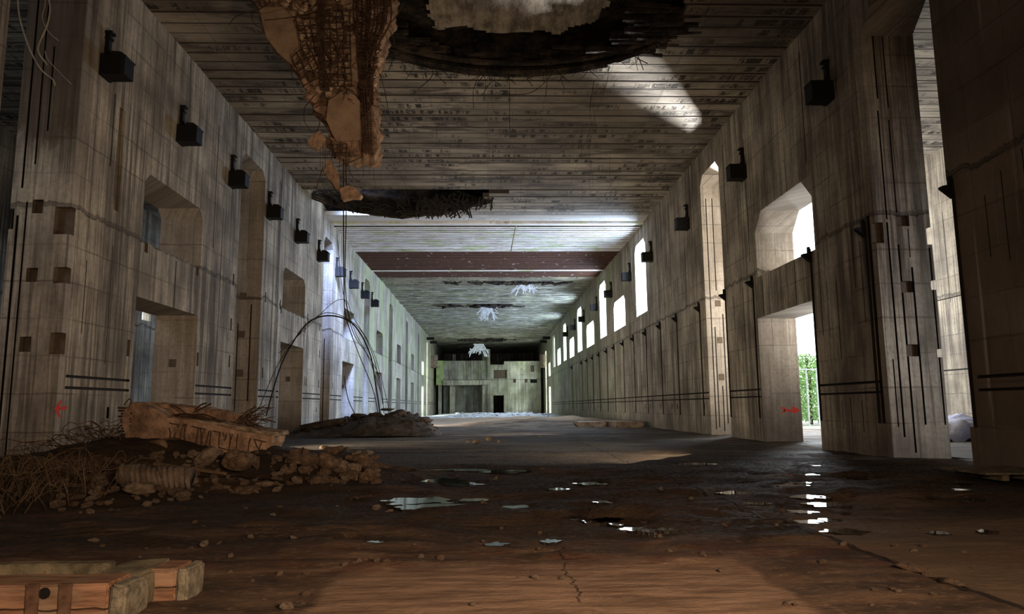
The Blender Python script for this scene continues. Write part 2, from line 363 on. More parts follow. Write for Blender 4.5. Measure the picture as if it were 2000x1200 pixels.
g = G('red_spray_paint'); n = g.noise(None, 14, 5, .7)
M['red'] = g.out(g.mix(g.ss(n, .45, .7), (.62, .05, .03), (.34, .05, .035)), .8)
M['leaf'] = stone('green_foliage', (.14, .28, .09), (.40, .60, .25), 3, .02)
M['bark'] = stone('brown_bark', (.05, .035, .025), (.12, .09, .06), 3)
M['tarp'] = stone('pale_blue_tarpaulin', (.35, .38, .62), (.68, .68, .75), 1.2, .03)
M['fence'] = stone('pale_fence_post', (.5, .55, .55), (.7, .75, .75), 2, .01)
M['outside'] = stone('pale_gravel', (.34, .32, .28), (.55, .52, .46), .8, .03)

# ------------------------------------------------------------------ structure: walls as relief fields
H, W, T = 15.5, 11.85, 1.7
def relief(mb, axis, plane, sgn, u0, u1, v0, v1, feats, thick, back=None):
    """front at plane; material goes away from the hall by sgn along 'axis' (0: wall along y, 1: end face along x).
    feats: (u0,u1,v0,v1,depth,mat); depth None is a hole right through"""
    us = sorted({u0, u1} | {min(max(q, u0), u1) for f in feats for q in f[:2]}); vs = sorted({v0, v1} | {min(max(q, v0), v1) for f in feats for q in f[2:4]})
    def clean(a):
        o = [a[0]]
        for q in a[1:]:
            if q - o[-1] > .004: o.append(q)
        return o
    us = clean(us); vs = clean(vs)
    uc = (np.array(us[:-1]) + np.array(us[1:])) / 2; vc = (np.array(vs[:-1]) + np.array(vs[1:])) / 2
    D = np.zeros((len(uc), len(vc))); MI = np.zeros((len(uc), len(vc)), int)
    for f in feats:
        iu = (uc > f[0]) & (uc < f[1]); iv = (vc > f[2]) & (vc < f[3]); mk = np.outer(iu, iv)
        D[mk] = thick if f[4] is None else f[4]; MI[mk] = f[5]
    TH = np.full((len(uc), len(vc)), thick)
    if back is not None:
        for i in range(len(uc)):
            for j in range(len(vc)):
                TH[i, j] = back(uc[i], vc[j], thick)
    def pnt(u, v, d):
        return (plane + sgn * d, u, v) if axis == 0 else (u, plane + sgn * d, v)
    flip = (sgn > 0) if axis == 0 else (sgn < 0)
    V = []; Fa = []; Mi = []
    def quad(a, b, c, d, mi):
        n = len(V); V.extend((a, b, c, d)); Fa.append((n, n+1, n+2, n+3)); Mi.append(mi)
    nu, nv = D.shape
    for i in range(nu):
        for j in range(nv):
            d = D[i, j]; th = TH[i, j]; a, b, c, e = us[i], us[i+1], vs[j], vs[j+1]
            if d < th - 1e-6:
                quad(pnt(a, c, d), pnt(a, e, d), pnt(b, e, d), pnt(b, c, d), MI[i, j])
                quad(pnt(a, c, th), pnt(b, c, th), pnt(b, e, th), pnt(a, e, th), 0)
            for (di, dj, p, q) in ((1, 0, (b, c), (b, e)), (0, 1, (a, e), (b, e)), (-1, 0, (a, c), (a, e)), (0, -1, (a, c), (b, c))):
                i2, j2 = i + di, j + dj
                if 0 <= i2 < nu and 0 <= j2 < nv:
                    dn = min(D[i2, j2], TH[i2, j2]); tn = TH[i2, j2]
                else: dn = thick + 9; tn = 0
                lo = d; 
                if d >= th - 1e-6: continue
                mi = MI[i, j] if MI[i, j] else 0
                if dn > lo + 1e-6:
                    hi = min(dn, th); s_mi = MI[i2, j2] if (0 <= i2 < nu and 0 <= j2 < nv and 0 < dn < tn - 1e-6) else (3 if dn >= 1 else 0)
                    quad(pnt(*p, lo), pnt(*q, lo), pnt(*q, hi), pnt(*p, hi), s_mi)
                if tn < th - 1e-6 and dn <= lo + 1e-6:
                    quad(pnt(*p, max(tn, lo)), pnt(*q, max(tn, lo)), pnt(*q, th), pnt(*p, th), 0)
    for f in [tuple(x) for x in Fa]: pass
    b0 = len(mb.v); mb.v += V; mb.f += [tuple(b0 + k for k in f) for f in Fa]; mb.m += Mi

WALLMATS = [M['wall'], M['slot'], M['pocket'], M['jamb']]
random.seed(3)
def chamfers(mb, sgn, y0, y1, ztop, c, d0=0.0, d1=T):
    for (ya, yb) in ((y0, y0 + c), (y1, y1 - c)):
        poly = [(ya, ztop - c), (yb, ztop), (ya, ztop)]
        xa, xb = sgn * (W + d0), sgn * (W + d1)
        mb.prism(poly, 0, min(xa, xb), max(xa, xb), 3)

# ---- left wall
L_TALL = [(33.7, 37.35), (51.1, 54.1), (68.2, 71.2), (85.3, 88.4), (102.5, 105.5), (119.7, 122.7), (137.0, 140.0)]
L_DOOR = [(24.25, 29.4), (41.1, 46.2), (58.5, 63.5), (75.7, 80.4), (92.8, 97.2), (110.0, 114.3), (127.3, 131.5)]
def wall_details(side, y0, y1, busy):
    """thin slots, small pockets and joint rails"""
    out = []
    for (za, zb) in ((2.52, 2.60), (2.20, 2.28)) if side == 'L' else ((2.21, 2.29), (1.90, 1.97)):
        out.append((y0 + .1, y1 - .1, za, zb, .07, 1))
    y = y0 + .7
    while y < y1 - .5:
        r = random.random()
        if r < .35 * busy: out.append((y, y + .035, random.uniform(3, 4.5), random.uniform(5.4, 7), .06, 1))
        elif r < .5 * busy: out.append((y, y + .035, .6, 1.8, .06, 1))
        if random.random() < .3: out.append((y + .3, y + .45, 1.35, 1.7, .2, 1))
        y += random.uniform(.9, 1.7)
    return out
def solid_runs(openings, a, b):
    runs = []; p = a
    for o in sorted(openings):
        if o[0] > b: break
        runs.append((p, o[0])); p = o[1]
    runs.append((p, b)); return [r for r in runs if r[1] - r[0] > .5]
JD = .25                                           # depth of the separately modelled jamb slab
feats = []
for a, b in L_TALL: feats.append((a, b, 0, 14.05, None, 3))
for a, b in L_DOOR: feats += [(a, b, 0, 5.4, None, 3), (a + .1, b, 7.35, 9.8, None, 3)]
runs = solid_runs(L_TALL + L_DOOR, 20.45, 160)
det = []
for a, b in runs: det += wall_details('L', a, b, 1.0 if a < 60 else .4)
for (a, z) in ((23.85, 3.35), (29.5, 3.35), (33.1, 3.5), (33.15, 7.3), (33.1, 5.2), (38.0, 7.2), (38.0, 3.2), (40.7, 7.2), (47.0, 7.2), (47.1, 3.0), (46.7, 3.1), (50.4, 7.0), (50.5, 5.1), (50.5, 3.0), (54.4, 6.9), (55, 3)):
    det.append((a, a + .18, z, z + .55, .3, 2))
det += [(29.0, 29.25, 7.0, 7.34, .3, 2), (24.6, 24.85, 7.0, 7.34, .3, 2), (40.9, 41.1, 7.0, 7.4, .3, 2), (46.4, 46.6, 6.4, 7.2, .3, 2)]
det += [(27.1, 27.16, 5.4, 7.2, .06, 1), (43.6, 43.65, 5.4, 7.2, .06, 1), (44.6, 44.65, 5.4, 7.2, .06, 1)]
det += [(22.4, 22.75, 7.9, 11.3, .12, 0), (22.05, 22.1, 9.2, 11.6, .06, 1), (30.6, 30.66, 8.5, 14, .05, 1), (31.6, 31.64, 7.2, 10.5, .05, 1), (37.8, 37.86, 2, 13.9, .05, 1), (39.3, 39.36, 3, 12, .05, 1), (40.3, 40.38, .2, 15.4, .1, 1)]
mb = MB()
relief(mb, 0, -W, -1, 20.45, 160, -.5, H + .6, det + feats, T)
for a, b in L_TALL: chamfers(mb, -1, a, b, 14.05, .45)
for a, b in L_DOOR: chamfers(mb, -1, a + .1, b, 9.8, .35)
# end face of the near pier, turned to the camera
ef = [(-12.80 - .14, -12.80 + .16, 7.16, 7.56, .22, 2), (-12.95, -12.64, 5.18, 5.58, .22, 2), (-12.97, -12.66, 3.22, 3.64, .22, 2),
      (-12.30, -W, 6.55, 7.35, .22, 2), (-12.2, -W, 5.15, 5.6, .22, 2), (-12.15, -W, 3.15, 3.75, .22, 2),
      (-13.12, -13.07, .2, 7.5, .08, 1), (-13.36, -13.29, 0, 7.1, .08, 1), (-12.99, -12.94, 8.6, H, .08, 1), (-13.30, -13.24, 7.9, H, .08, 1),
      (-12.72, -12.67, 9.6, 12.2, .06, 1), (-13.6, -13.42, 6.7, 7.3, None, 0)]
relief(mb, 1, 20.2, 1, -W - T, -W, -.5, H + .6, ef, JD)
# jamb slabs of the doors carry one pocket each
for a, b in L_DOOR[:3]:
    mb.box(-12.9, -12.62, b - .02, b + .0, 3.3, 3.62, 2)
for z in (7.25, 5.25, 3.25): mb.box(-12.95, -12.6, 37.33, 37.345, z, z + .36, 2)
mb.box(-12.36, -12.3, 37.335, 37.347, 2.0, 7.0, 1); mb.box(-13.0, -12.95, 37.335, 37.347, .5, 6.0, 1)
mb.box(-12.36, -12.3, 54.085, 54.097, .5, 6.8, 1)
o = mb.build('wall_left', WALLMATS); o['kind'] = 'structure'; wall_left = o
mb = MB()                                          # near piece beside the camera
relief(mb, 0, -W, -1, -12, 17.0, -.5, H + .6, [], T)
mb.box(-W - T, -W, 17.0, 20.2, 14.25, H + .6, 3)
o = mb.build('wall_left', WALLMATS); o['kind'] = 'structure'

# ---- right wall
R_TALL = [(35.2, 38.4)]
R_HIGH = [(52.7, 56.6), (71.3, 75.4), (90.4, 94.8), (109.0, 113.0), (128.0, 132.0)]
R_LOW = [(61.3, 66.9), (79.9, 86.0), (99.0, 104.4), (117.8, 123.2)]
HOOKS = [17.3, 21.6, 25.47, 31.3, 35.05, 39.5, 44.45, 48.8, 53.4, 58.0, 62.5, 67.1, 71.4, 76.4, 81.2, 86.0, 90.8, 101.5]
feats = [(35.2, 38.4, -.5, 14.2, None, 3), (25.6, 31.0, -.5, 5.35, None, 3), (25.1, 30.75, 7.15, 9.95, None, 3), (138, 142, 0, 5.4, None, 3), (138, 142, 7.4, 10, None, 3), (147, 150, 0, 13, None, 3)]
for a, b in R_HIGH: feats.append((a, b, 8.6, 14.3, None, 3))
for a, b in R_LOW: feats.append((a, b, 8.5, 11.2, None, 3))
det = []
for a, b in solid_runs([(25.6, 31.0), (35.2, 38.4)], 21.3, 150): det += wall_details('R', a, b, .8 if a < 30 else .5)
for (ya, za, zb) in ((22.45, 5.3, 7.3), (23.7, 3.1, 5.8), (22.6, .7, 1.7), (23.9, .75, 1.7), (24.9, 4, 7.0), (32.6, 4.5, 7), (33.9, 5.0, 6.8), (26.9, 5.4, 7.1), (28.3, 5.4, 7.1), (29.5, 5.4, 7.1), (30.2, 5.4, 6.9)):
    det.append((ya, ya + .04, za, zb, .06, 1))
det += [(21.34, 21.5, 1.0, 7.4, .12, 1), (45.5, 45.55, 8.6, 14.8, .05, 1), (31.5, 31.55, 8, 13.8, .05, 1), (34.4, 34.46, 9, 14.6, .06, 1), (49, 49.06, 8, 14.6, .04, 1), (25.3, 25.36, 10.5, 14.9, .04, 1)]
mb = MB()
relief(mb, 0, W, 1, 21.3, 150, -.5, H + .6, det + feats, T, back=lambda u, v, t: .32 if (u > 48 and v > 7.6) else t)
chamfers(mb, 1, 35.2, 38.4, 14.2, .5); chamfers(mb, 1, 25.1, 30.75, 9.95, .8)
for a, b in R_HIGH: chamfers(mb, 1, a, b, 14.3, .55, 0, .32)
for a, b in R_LOW: chamfers(mb, 1, a, b, 11.2, .5, 0, .32)
# jamb of the tall opening B and of the door
for z in (6.92, 4.9, 2.9): mb.box(12.38, 12.68, 38.38, 38.395, z, z + .34, 2)
for (xx, za, zb) in ((12.1, .3, 13), (12.45, 7.8, 13), (12.28, .4, 5.8), (12.75, .6, 6.5), (12.95, .5, 6.9), (12.55, .2, 2.6)):
    mb.box(xx, xx + .05, 38.385, 38.397, za, zb, 1)
ef = [(12.53, 12.93, 6.98, 7.32, .2, 2), (12.53, 12.9, 4.92, 5.27, .2, 2), (12.5, 12.88, 2.98, 3.34, .2, 2), (W, 12.1, 6.45, 7.1, .2, 2),
      (12.24, 12.29, 11.1, 13.7, .08, 1), (12.21, 12.26, 7.2, 10.7, .07, 1), (12.56, 12.60, 10.8, 13.75, .07, 1), (12.54, 12.58, 7.4, 10.4, .07, 1),
      (12.20, 12.26, .6, 7.1, .08, 1), (12.50, 12.56, .15, 6.4, .08, 1), (12.86, 12.92, .96, 5.7, .08, 1), (13.46, 13.51, .95, 6.3, .08, 1), (12.05, 12.09, .9, 2.9, .06, 1), (12.85, 12.88, 6.0, 6.9, .05, 1),
      (13.43, 13.6, 6.4, 6.95, None, 0), (13.43, 13.6, 5.0, 5.3, None, 0), (13.43, 13.6, 2.95, 3.2, None, 0)]
relief(mb, 1, 21.05, 1, W, W + T + .03, -.5, H + .6, ef, JD)
# lintel above the near opening, with its haunch
mb.box(W, W + T, 17.6, 21.05, 13.95, H + .6, 3)
mb.prism([(21.05, 13.2), (20.2, 13.95), (21.05, 13.95)], 0, W, W + T, 3)
o = mb.build('wall_right', WALLMATS); o['kind'] = 'structure'; wall_right = o
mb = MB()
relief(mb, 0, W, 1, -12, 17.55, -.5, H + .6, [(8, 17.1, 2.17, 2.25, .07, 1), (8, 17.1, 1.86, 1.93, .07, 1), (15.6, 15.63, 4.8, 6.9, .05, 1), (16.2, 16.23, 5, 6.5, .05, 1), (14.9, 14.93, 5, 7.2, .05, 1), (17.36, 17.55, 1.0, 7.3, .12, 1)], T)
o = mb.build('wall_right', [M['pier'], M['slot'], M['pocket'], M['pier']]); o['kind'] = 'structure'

# ---- outer walls of the aisles, far and back walls
mb = MB(); relief(mb, 0, -24, -1, -12, 160, -.5, H + .6, [(50.1, 51.4, 7.8, 9.2, None, 3)] + [(y, y + .08, 0, H, .05, 1) for y in range(30, 150, 6)], .6)
o = mb.build('wall_left_outer', WALLMATS); o['kind'] = 'structure'
mb = MB(); relief(mb, 0, 25, 1, -12, 46, -.5, H + .6, [(34.2, 45, 3.3, 3.38, .06, 1), (30, 46, 7.2, 7.26, .06, 1), (33.4, 33.8, 2.1, 2.6, .3, 2), (33.4, 33.8, 1.2, 1.7, .3, 2), (36.4, 36.46, .4, 14, .06, 1), (39.2, 39.3, .4, 15, .08, 1), (37.6, 37.64, 7, 12, .06, 1), (43, 43.1, .4, 15, .06, 1)], .6)
o = mb.build('wall_right_outer', WALLMATS); o['kind'] = 'structure'
mb = MB(); mb.box(-24.6, 25.6, -12.6, -12, -.5, H + .6); o = mb.build('wall_back', M['wall']); o['kind'] = 'structure'
mb = MB(); mb.box(-24.6, 14, 190, 191, -.5, H + .6); mb.box(-W - .5, -W, 160, 190, -.5, H + .6); mb.box(W, W + .5, 150, 190, -.5, H + .6)
o = mb.build('wall_far', M['wall']); o['kind'] = 'structure'

# ---- ceiling: planks laid across the hall, cut back round the two craters
def hole1(y, side):                                # x-extent of the front crater at depth y
    t = (y - 23.0) / 5.3
    if t < -1.6 or t > 1: return None
    half = 5.9 * math.sqrt(max(0, 1 - max(0, t) ** 2.0)) if t > 0 else 5.9 - 1.0 * abs(t)
    return (1.05 - half * .95, 1.05 + half * .98)
def hole2(y, side):
    if y < 45.0 or y > 51.2: return None
    t = (y - 45.0) / 6.2
    return (-W - .1, 1.0 - 7.0 * t ** 1.6)
random.seed(11)
mb = MB(); y = -12.0; k = -16; edges = []
while y < 54.2:
    y1 = y + PITCH - .05; ym = y + PITCH / 2; dz = random.uniform(0, .05)
    hh = hole1(ym, 0) or hole2(ym, 0)
    if hh:
        a = hh[0] + random.uniform(-.45, .45); b = hh[1] + random.uniform(-.6, .6)
        if ym > 40: a = -W - .1
        if a > -W: mb.box(-W - .1, a, y, y1, H + dz, H + .3)
        mb.box(b, W + .1, y, y1, H + dz, H + .3)
        edges.append((ym, a, b))
    else: mb.box(-W - .1, W + .1, y, y1, H + dz, H + .3)
    y += PITCH
yc = 54.2
# far ceiling: gently waving deck
ys = np.concatenate([np.arange(54.2, 100, .55), np.arange(100, 190.5, 1.2)]); xs = np.linspace(-W - .1, W + .1, 40)
vv = []; ff = []
for i, yy in enumerate(ys):
    for xx in xs:
        wv = 0 if yy < 76 else .14 * (float(fbm(xx * .12, yy * .22, 4)) - .45) * 2 + (.10 if int(yy / 2.2) % 2 else 0)
        vv.append((xx, yy, H + .12 - wv))
for i in range(len(ys) - 1):
    for j in range(len(xs) - 1):
        a = i * len(xs) + j; ff.append((a, a + len(xs), a + len(xs) + 1, a + 1))
mb.add(vv, ff)
mb.box(-W - 1, W + 1, 54.2, 190, H + .5, H + 1.2); mb.box(-W - 1, -W - .01 + .0, -12, 44.9, H + .31, H + 1.2)
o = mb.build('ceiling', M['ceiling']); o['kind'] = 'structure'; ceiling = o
def ribs(name, y0, y1, pitch, w, mat, dip):
    y = y0; r = MB(); q_ = MB()
    while y < y1:
        dz = random.uniform(0, .02)
        r.box(-W, W, y, y + w, H - dip + dz, H - dip + dz + .035); q_.box(-W, W, y + w * .6, y + w * .75, H - dip + dz + .035, H + .2); y += pitch
    o = r.build(name, mat, ceiling); o['kind'] = 'structure'; o = q_.build('rib_web', M['rust_rib'], ceiling); o['kind'] = 'structure'; return o
ribs('ceiling_rib', 54.3, 63.0, .62, .34, M['white_rib'], .10)
ribs('ceiling_rib', 63.1, 71.8, .45, .26, M['rust_rib'], .10)
r = MB(); [r.box(-W, W, yy_, yy_ + .2, H - .04, H + .0) for yy_ in (71.9, 72.2, 72.6)]; r.box(-W, W, 52.9, 53.2, H - .16, H + .1); o = r.build('cross_beam', M['white_rib'], ceiling)
r = MB(); y = 73.2
while y < 76.4: r.box(-W, W, y, y + .3, H + .0, H + .14); y += .5
r.build('ceiling_rib', M['rust_rib'], ceiling)
# rock above the craters
def dome(name, x0, x1, y0, y1, top, seed, mat, gap=None):
    xs = np.linspace(x0, x1, 70); ys = np.linspace(y0, y1, 50); vv = []; ff = []
    for yy in ys:
        for xx in xs:
            u = (xx - x0) / (x1 - x0) * 2 - 1; v = (yy - y0) / (y1 - y0) * 2 - 1
            e = max(0, 1 - max(abs(u), abs(v)) ** 4)
            n = float(fbm(xx * .8 + seed, yy * 1.3, 5))
            vv.append((xx, yy, H + .25 + top * e * (.55 + .9 * n) ))
    for i in range(len(ys) - 1):
        for j in range(len(xs) - 1):
            if gap and gap(xs[j], ys[i]): continue
            a = i * len(xs) + j; ff.append((a, a + len(xs), a + len(xs) + 1, a + 1))
    m_ = MB(); m_.add(vv, ff); o = m_.build(name, mat, ceiling, True); o['kind'] = 'structure'; return o
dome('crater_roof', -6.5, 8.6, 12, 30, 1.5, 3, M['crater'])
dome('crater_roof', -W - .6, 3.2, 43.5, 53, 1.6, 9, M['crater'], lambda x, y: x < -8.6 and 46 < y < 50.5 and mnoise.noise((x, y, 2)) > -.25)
# slabs covering the roof so that no sky comes in beside the craters
mb = MB(); mb.box(-W - T, -6.4, -12, 43.6, H + .35, H + 4); mb.box(8.5, W + T, -12, 54, H + .35, H + 4); mb.box(-6.5, 8.6, -12, 12.1, H + .35, H + 4); mb.box(-6.5, 8.6, 12, 30, H + 3.2, H + 4.2)
mb.box(-6.5, 8.6, 29.9, 43.6, H + .35, H + 4); mb.box(3.1, 8.6, 43.5, 54, H + .35, H + 4); mb.box(-W - T, 3.2, 52.9, 55, H + .35, H + 4); mb.box(-8.4, 3.2, 43.5, 53, H + 3.2, H + 4.2)
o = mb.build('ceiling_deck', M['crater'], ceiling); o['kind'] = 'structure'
# aisle ceilings
mb = MB(); y = 10.0
while y < 160: mb.box(-24, -W - T, y, y + PITCH - .03, H + random.uniform(0, .03), H + .5); y += PITCH
y = 10.0
while y < 46: mb.box(W + T, 25, y, y + 1.0 - .04, H + random.uniform(0, .03), H + .5); y += 1.0
mb.box(-24, -W - T, -12, 10, H, H + .5); mb.box(W + T, 25, -12, 10, H, H + .5); mb.box(-24.6, -W - T, 10, 160, H + .5, H + 1); mb.box(W + T, 25.6, 10, 46, H + .5, H + 1)
o = mb.build('ceiling', M['ceiling']); o['kind'] = 'structure'
# a pale slab of broken concrete standing inside the front crater
mb = MB(); xs = np.linspace(-2.6, 4.6, 60); ys = np.linspace(22.6, 26.4, 34); vv = []; ff = []
for yy in ys:
    for xx in xs: vv.append((xx, yy, H + .62 + .35 * float(fbm(xx * 1.1, yy * .7, 5)) + (yy - 22.6) * -.05))
for i in range(33):
    for j in range(59):
        u = (xs[j] - 1) / 3.6; v = (ys[i] - 24.5) / 1.9
        if abs(u) ** 3 + abs(v) ** 3 > .75 + .5 * mnoise.noise((xs[j] * .9, ys[i] * 1.6, 0)): continue
        a = i * 60 + j; ff.append((a, a + 60, a + 61, a + 1))
mb.add(vv, ff); o = mb.build('pale_broken_slab', M['pale_patch'], ceiling, True); o['kind'] = 'structure'

# ---- floor
rows = [1.5]
while rows[-1] < 192: rows.append(rows[-1] + max(.07, rows[-1] * .0115))
rows = np.array(rows); cols = np.linspace(-W - T - .3, W + T + .3, 260)
X, Y = np.meshgrid(cols, rows)
PUD = []
for (px, py, w) in ((1210, 1013, 90), (1560, 925, 60), (1680, 930, 60), (820, 975, 110), (905, 915, 90), (1350, 905, 70), (1430, 960, 60), (1620, 1012, 40), (700, 968, 40), (1175, 1012, 70), (1235, 1029, 45), (1110, 1010, 40), (1265, 1033, 30), (1150, 941, 60), (1180, 977, 30), (1065, 1010, 35), (1010, 988, 60), (1090, 953, 40), (1600, 910, 70), (1545, 946, 60), (1560, 940, 40), (1575, 967, 60), (1610, 968, 25), (1612, 982, 65), (1570, 996, 45), (1645, 998, 20),
                    (1568, 1015, 55), (1645, 1033, 60), (1925, 1033, 30), (1905, 970, 30), (1885, 943, 30), (1890, 955, 60), (830, 985, 90), (930, 973, 45), (860, 936, 80), (760, 930, 60), (985, 919, 90), (970, 1058, 40), (732, 1055, 30), (680, 1050, 25), (1075, 1052, 25), (1480, 980, 40), (1835, 1036, 30), (1500, 925, 50), (1125, 1005, 30), (1820, 968, 20), (740, 951, 20), (1300, 1030, 35), (900, 943, 70)):
    p = ground(px, py); w_m = w / 1400 * p.y
    PUD.append((p.x, p.y, max(.10, w_m * .5), max(.10, w_m * .42)))
Z = .09 * (fbm(X * .5, Y * .9, 6) - .47) + .045 * (np.abs(fbm(X * .9, Y * 2.6, 5) - .47)) * 2 + .030 * (fbm(X * 2.2, Y * 4, 5) - .45)
Z *= 1 - .85 * ((X > -1.45) & (X < 2.5) & (Y < 7.6)) - .6 * ((X > 4.15) & (Y < 11))
Z *= 1 + 1.3 * np.clip((Y - 7.5) / 2, 0, 1) * np.clip((22 - Y) / 6, 0, 1)
Z += np.clip((Y - 8.0) / 3, 0, 1) * np.clip((30 - Y) / 10, 0, 1) * .26 * (fbm(X * .25 + 5, Y * 1.0, 5) - .5)
Z -= .045 * np.clip((Y - 7.8) / 1.5, 0, 1) * np.clip((24 - Y) / 6, 0, 1)
def bump(cx, cy, rx, ry, h, rough=.5, f=.9):
    global Z
    d = ((X - cx) / rx) ** 2 + ((Y - cy) / ry) ** 2; e = np.clip(1 - d, 0, 1) ** .8
    Z = Z + h * e * (1 - rough + rough * 2 * fbm(X * f + cx, Y * f + cy, 5))
bump(-9.5, 18.5, 4.6, 3.6, .62); bump(-6.4, 18.0, 4.0, 3.0, .38); bump(-3.6, 17.6, 2.2, 1.8, .34); bump(-8.5, 15.5, 4.2, 3.0, .18)
bump(5.0, 68, 8.5, 12, .55, .6, .5); bump(-1, 88, 9, 9, .25, .7, .5); bump(3, 118, 11, 12, .55, .8, .6); bump(-3, 135, 8, 8, .5, .8, .6); bump(0, 36.5, 1.6, 1.2, .12, .9)
for (cx, cy, rx, ry) in PUD:
    d = ((X - cx) / (rx * 1.15)) ** 2 + ((Y - cy) / (ry * 1.15)) ** 2
    e = np.clip(2.0 - d, 0, 1); Z = Z * (1 - np.minimum(e, 1)) + np.minimum(e, 1) * (-.095 + .05 * (fbm(X * 6, Y * 6, 3)))
nr, nc = X.shape
vv = np.stack([X.ravel(), Y.ravel(), Z.ravel()], 1)
idx = np.arange(nr * nc).reshape(nr, nc)
ff = np.stack([idx[:-1, :-1].ravel(), idx[:-1, 1:].ravel(), idx[1:, 1:].ravel(), idx[1:, :-1].ravel()], 1)
me = bpy.data.meshes.new('floor'); me.from_pydata(vv.tolist(), [], ff.tolist()); me.update()
floor = link('floor', me, M['floor'], None, True); floor['kind'] = 'structure'
mb = MB(); mb.box(-24, -W - T - .2, -12, 190, -.6, .0); mb.box(W + T + .2, 25, -12, 46, -.6, .0); mb.box(-W - T, W + T, -12, 1.6, -.6, 0); mb.box(-W-T, W+T, 1.6, 190, -.9, -.6)
o = mb.build('floor', M['floor']); o['kind'] = 'structure'
mb = MB(); mb.box(W + T + .2, 160, 46, 260, -.7, -.05); mb.box(26, 160, -12, 46, -.7, -.05); o = mb.build('ground', M['outside']); o['kind'] = 'structure'
def zf(x, y):
    i = int(np.clip(np.searchsorted(rows, y), 1, nr - 1)); j = int(np.clip(round((x - cols[0]) / (cols[1] - cols[0])), 0, nc - 1)); return float(Z[i, j])

def hit(px, py):                                   # where the line of sight meets the floor relief
    for Yq in np.arange(5.0, 60, .08):
        p = at(px, py, Yq)
        if abs(p.x) < 13 and p.z <= zf(p.x, p.y): return p
    return ground(px, py)
# puddles
def where_txt(x, y):
    side = 'near the left rubble' if x < -2.3 else 'left of the middle' if x < .3 else 'right of the middle' if x < 2.6 else 'before the right hand doorway' if x < 6 else 'beside the right wall'
    dist = 'in the foreground' if y < 9.6 else 'in the near wet band' if y < 11.6 else 'in the middle wet band' if y < 15 else 'in the far wet band'
    return side, dist
random.seed(21); seen = {}
for i, (cx, cy, rx, ry) in enumerate(PUD):
    vs = [(0, 0, 0)]; n = 32
    for k in range(n):
        a = 2 * math.pi * k / n; r = 1.15 * (1 + .75 * mnoise.noise((math.cos(a) * 2.2, math.sin(a) * 2.2, i * 3.1)))
        vs.append((rx * r * math.cos(a), ry * r * math.sin(a), 0))
    vs += [(x, y, -.04) for x, y, z in vs]
    N = n + 1
    fs = [(0, 1 + k, 1 + (k + 1) % n) for k in range(n)] + [(N, N + 1 + (k + 1) % n, N + 1 + k) for k in range(n)] + [(1 + k, N + 1 + k, N + 1 + (k + 1) % n, 1 + (k + 1) % n) for k in range(n)]
    me = bpy.data.meshes.new('puddle'); me.from_pydata(vs, [], fs); me.update(); o = link('puddle', me, M['water']); o.location = (cx, cy, -.03)
    s, d = where_txt(cx, cy); key = (s, d); seen[key] = seen.get(key, 0) + 1
    words = ['', 'second ', 'third ', 'fourth ', 'fifth ', 'sixth ', 'seventh ', 'eighth ', 'ninth ', 'tenth ', 'eleventh ', 'twelfth ']
    size = 'wide' if rx > .3 else 'small'
    tag(o, f'{words[min(11, seen[key]-1)]}{size} shining puddle {d} {s}', 'puddle', 'puddles on the hall floor')

# ------------------------------------------------------------------ brackets and hooked rails on the walls
def bracket_parts(root, sgn, arm=True):            # built towards +x for sgn 1 (left wall)
    b = MB(); s = sgn
    def bx(x0, x1, *r): b.box(min(s*x0, s*x1), max(s*x0, s*x1), *r)
    bx(0, .12, -.30, .30, -.34, .34); bx(.12, .76, -.28, -.24, -.32, .30); bx(.12, .76, .24, .28, -.32, .30); bx(.12, .76, -.24, .24, -.32, -.28); bx(.12, .76, -.24, .24, .26, .30); bx(.70, .76, -.24, .24, -.28, .26)
    o = b.build('box', M['black'], root)
    b = MB()
    if s > 0: b.prism([(s*.30, .31), (s*.78, .22), (s*.80, .27), (s*.62, .40), (s*.36, .42)], 1, -.30, .30)
    else: b.prism([(s*.10, .30), (s*.78, .30), (s*.78, .34), (s*.10, .36)], 1, -.29, .29)
    b.build('lid', M['black'], root)
    if arm:
        b = MB(); bx(0, .13, -.08, .08, .3, 1.10); bx(0, .22, -.13, .13, 1.10, 1.18); bx(0, .18, -.11, .11, .92, 1.0); b.prism([(s*.13, .3), (s*.26, .3), (s*.13, .6)], 1, -.04, .04); b.build('arm', M['black'], root)
def copy_tree(o, loc, label=None, group=None):
    c = o.copy(); COL.objects.link(c); c.location = loc
    if label: c['label'] = label
    for ch in list(o.children):
        d = ch.copy(); COL.objects.link(d); d.parent = c
        for gch in list(ch.children):
            e = gch.copy(); COL.objects.link(e); e.parent = d
    return c
ORD = ['nearest', 'second nearest', 'third nearest', 'fourth nearest', 'fifth nearest', 'sixth nearest', 'seventh nearest', 'eighth nearest', 'ninth nearest', 'tenth nearest', 'eleventh nearest', 'twelfth nearest', 'thirteenth nearest', 'fourteenth nearest', 'fifteenth nearest', 'sixteenth nearest', 'seventeenth nearest', 'eighteenth nearest']
LB = [21.35, 26.8, 32.3, 37.95, 43.6, 49.3, 55.2, 60.8, 66.5, 72.2]
RB = [23.2, 31.6, 41.0, 50.5, 58.4, 67.6, 77.0, 87.6, 97.0, 106.2]
protoL = empty('wall_bracket', (-W, LB[0], 12.1), 'black box bracket with upright arm on the left wall, nearest the camera', 'bracket', 'box brackets on the left wall'); bracket_parts(protoL, 1)
for i, y in enumerate(LB[1:], 1): copy_tree(protoL, (-W, y, 12.05), f'black box bracket with upright arm on the left wall, {ORD[i]} to the camera')
protoR = empty('wall_bracket', (W, RB[0], 12.25), 'black box bracket with upright arm on the right wall, nearest the camera', 'bracket', 'box brackets on the right wall'); bracket_parts(protoR, -1)
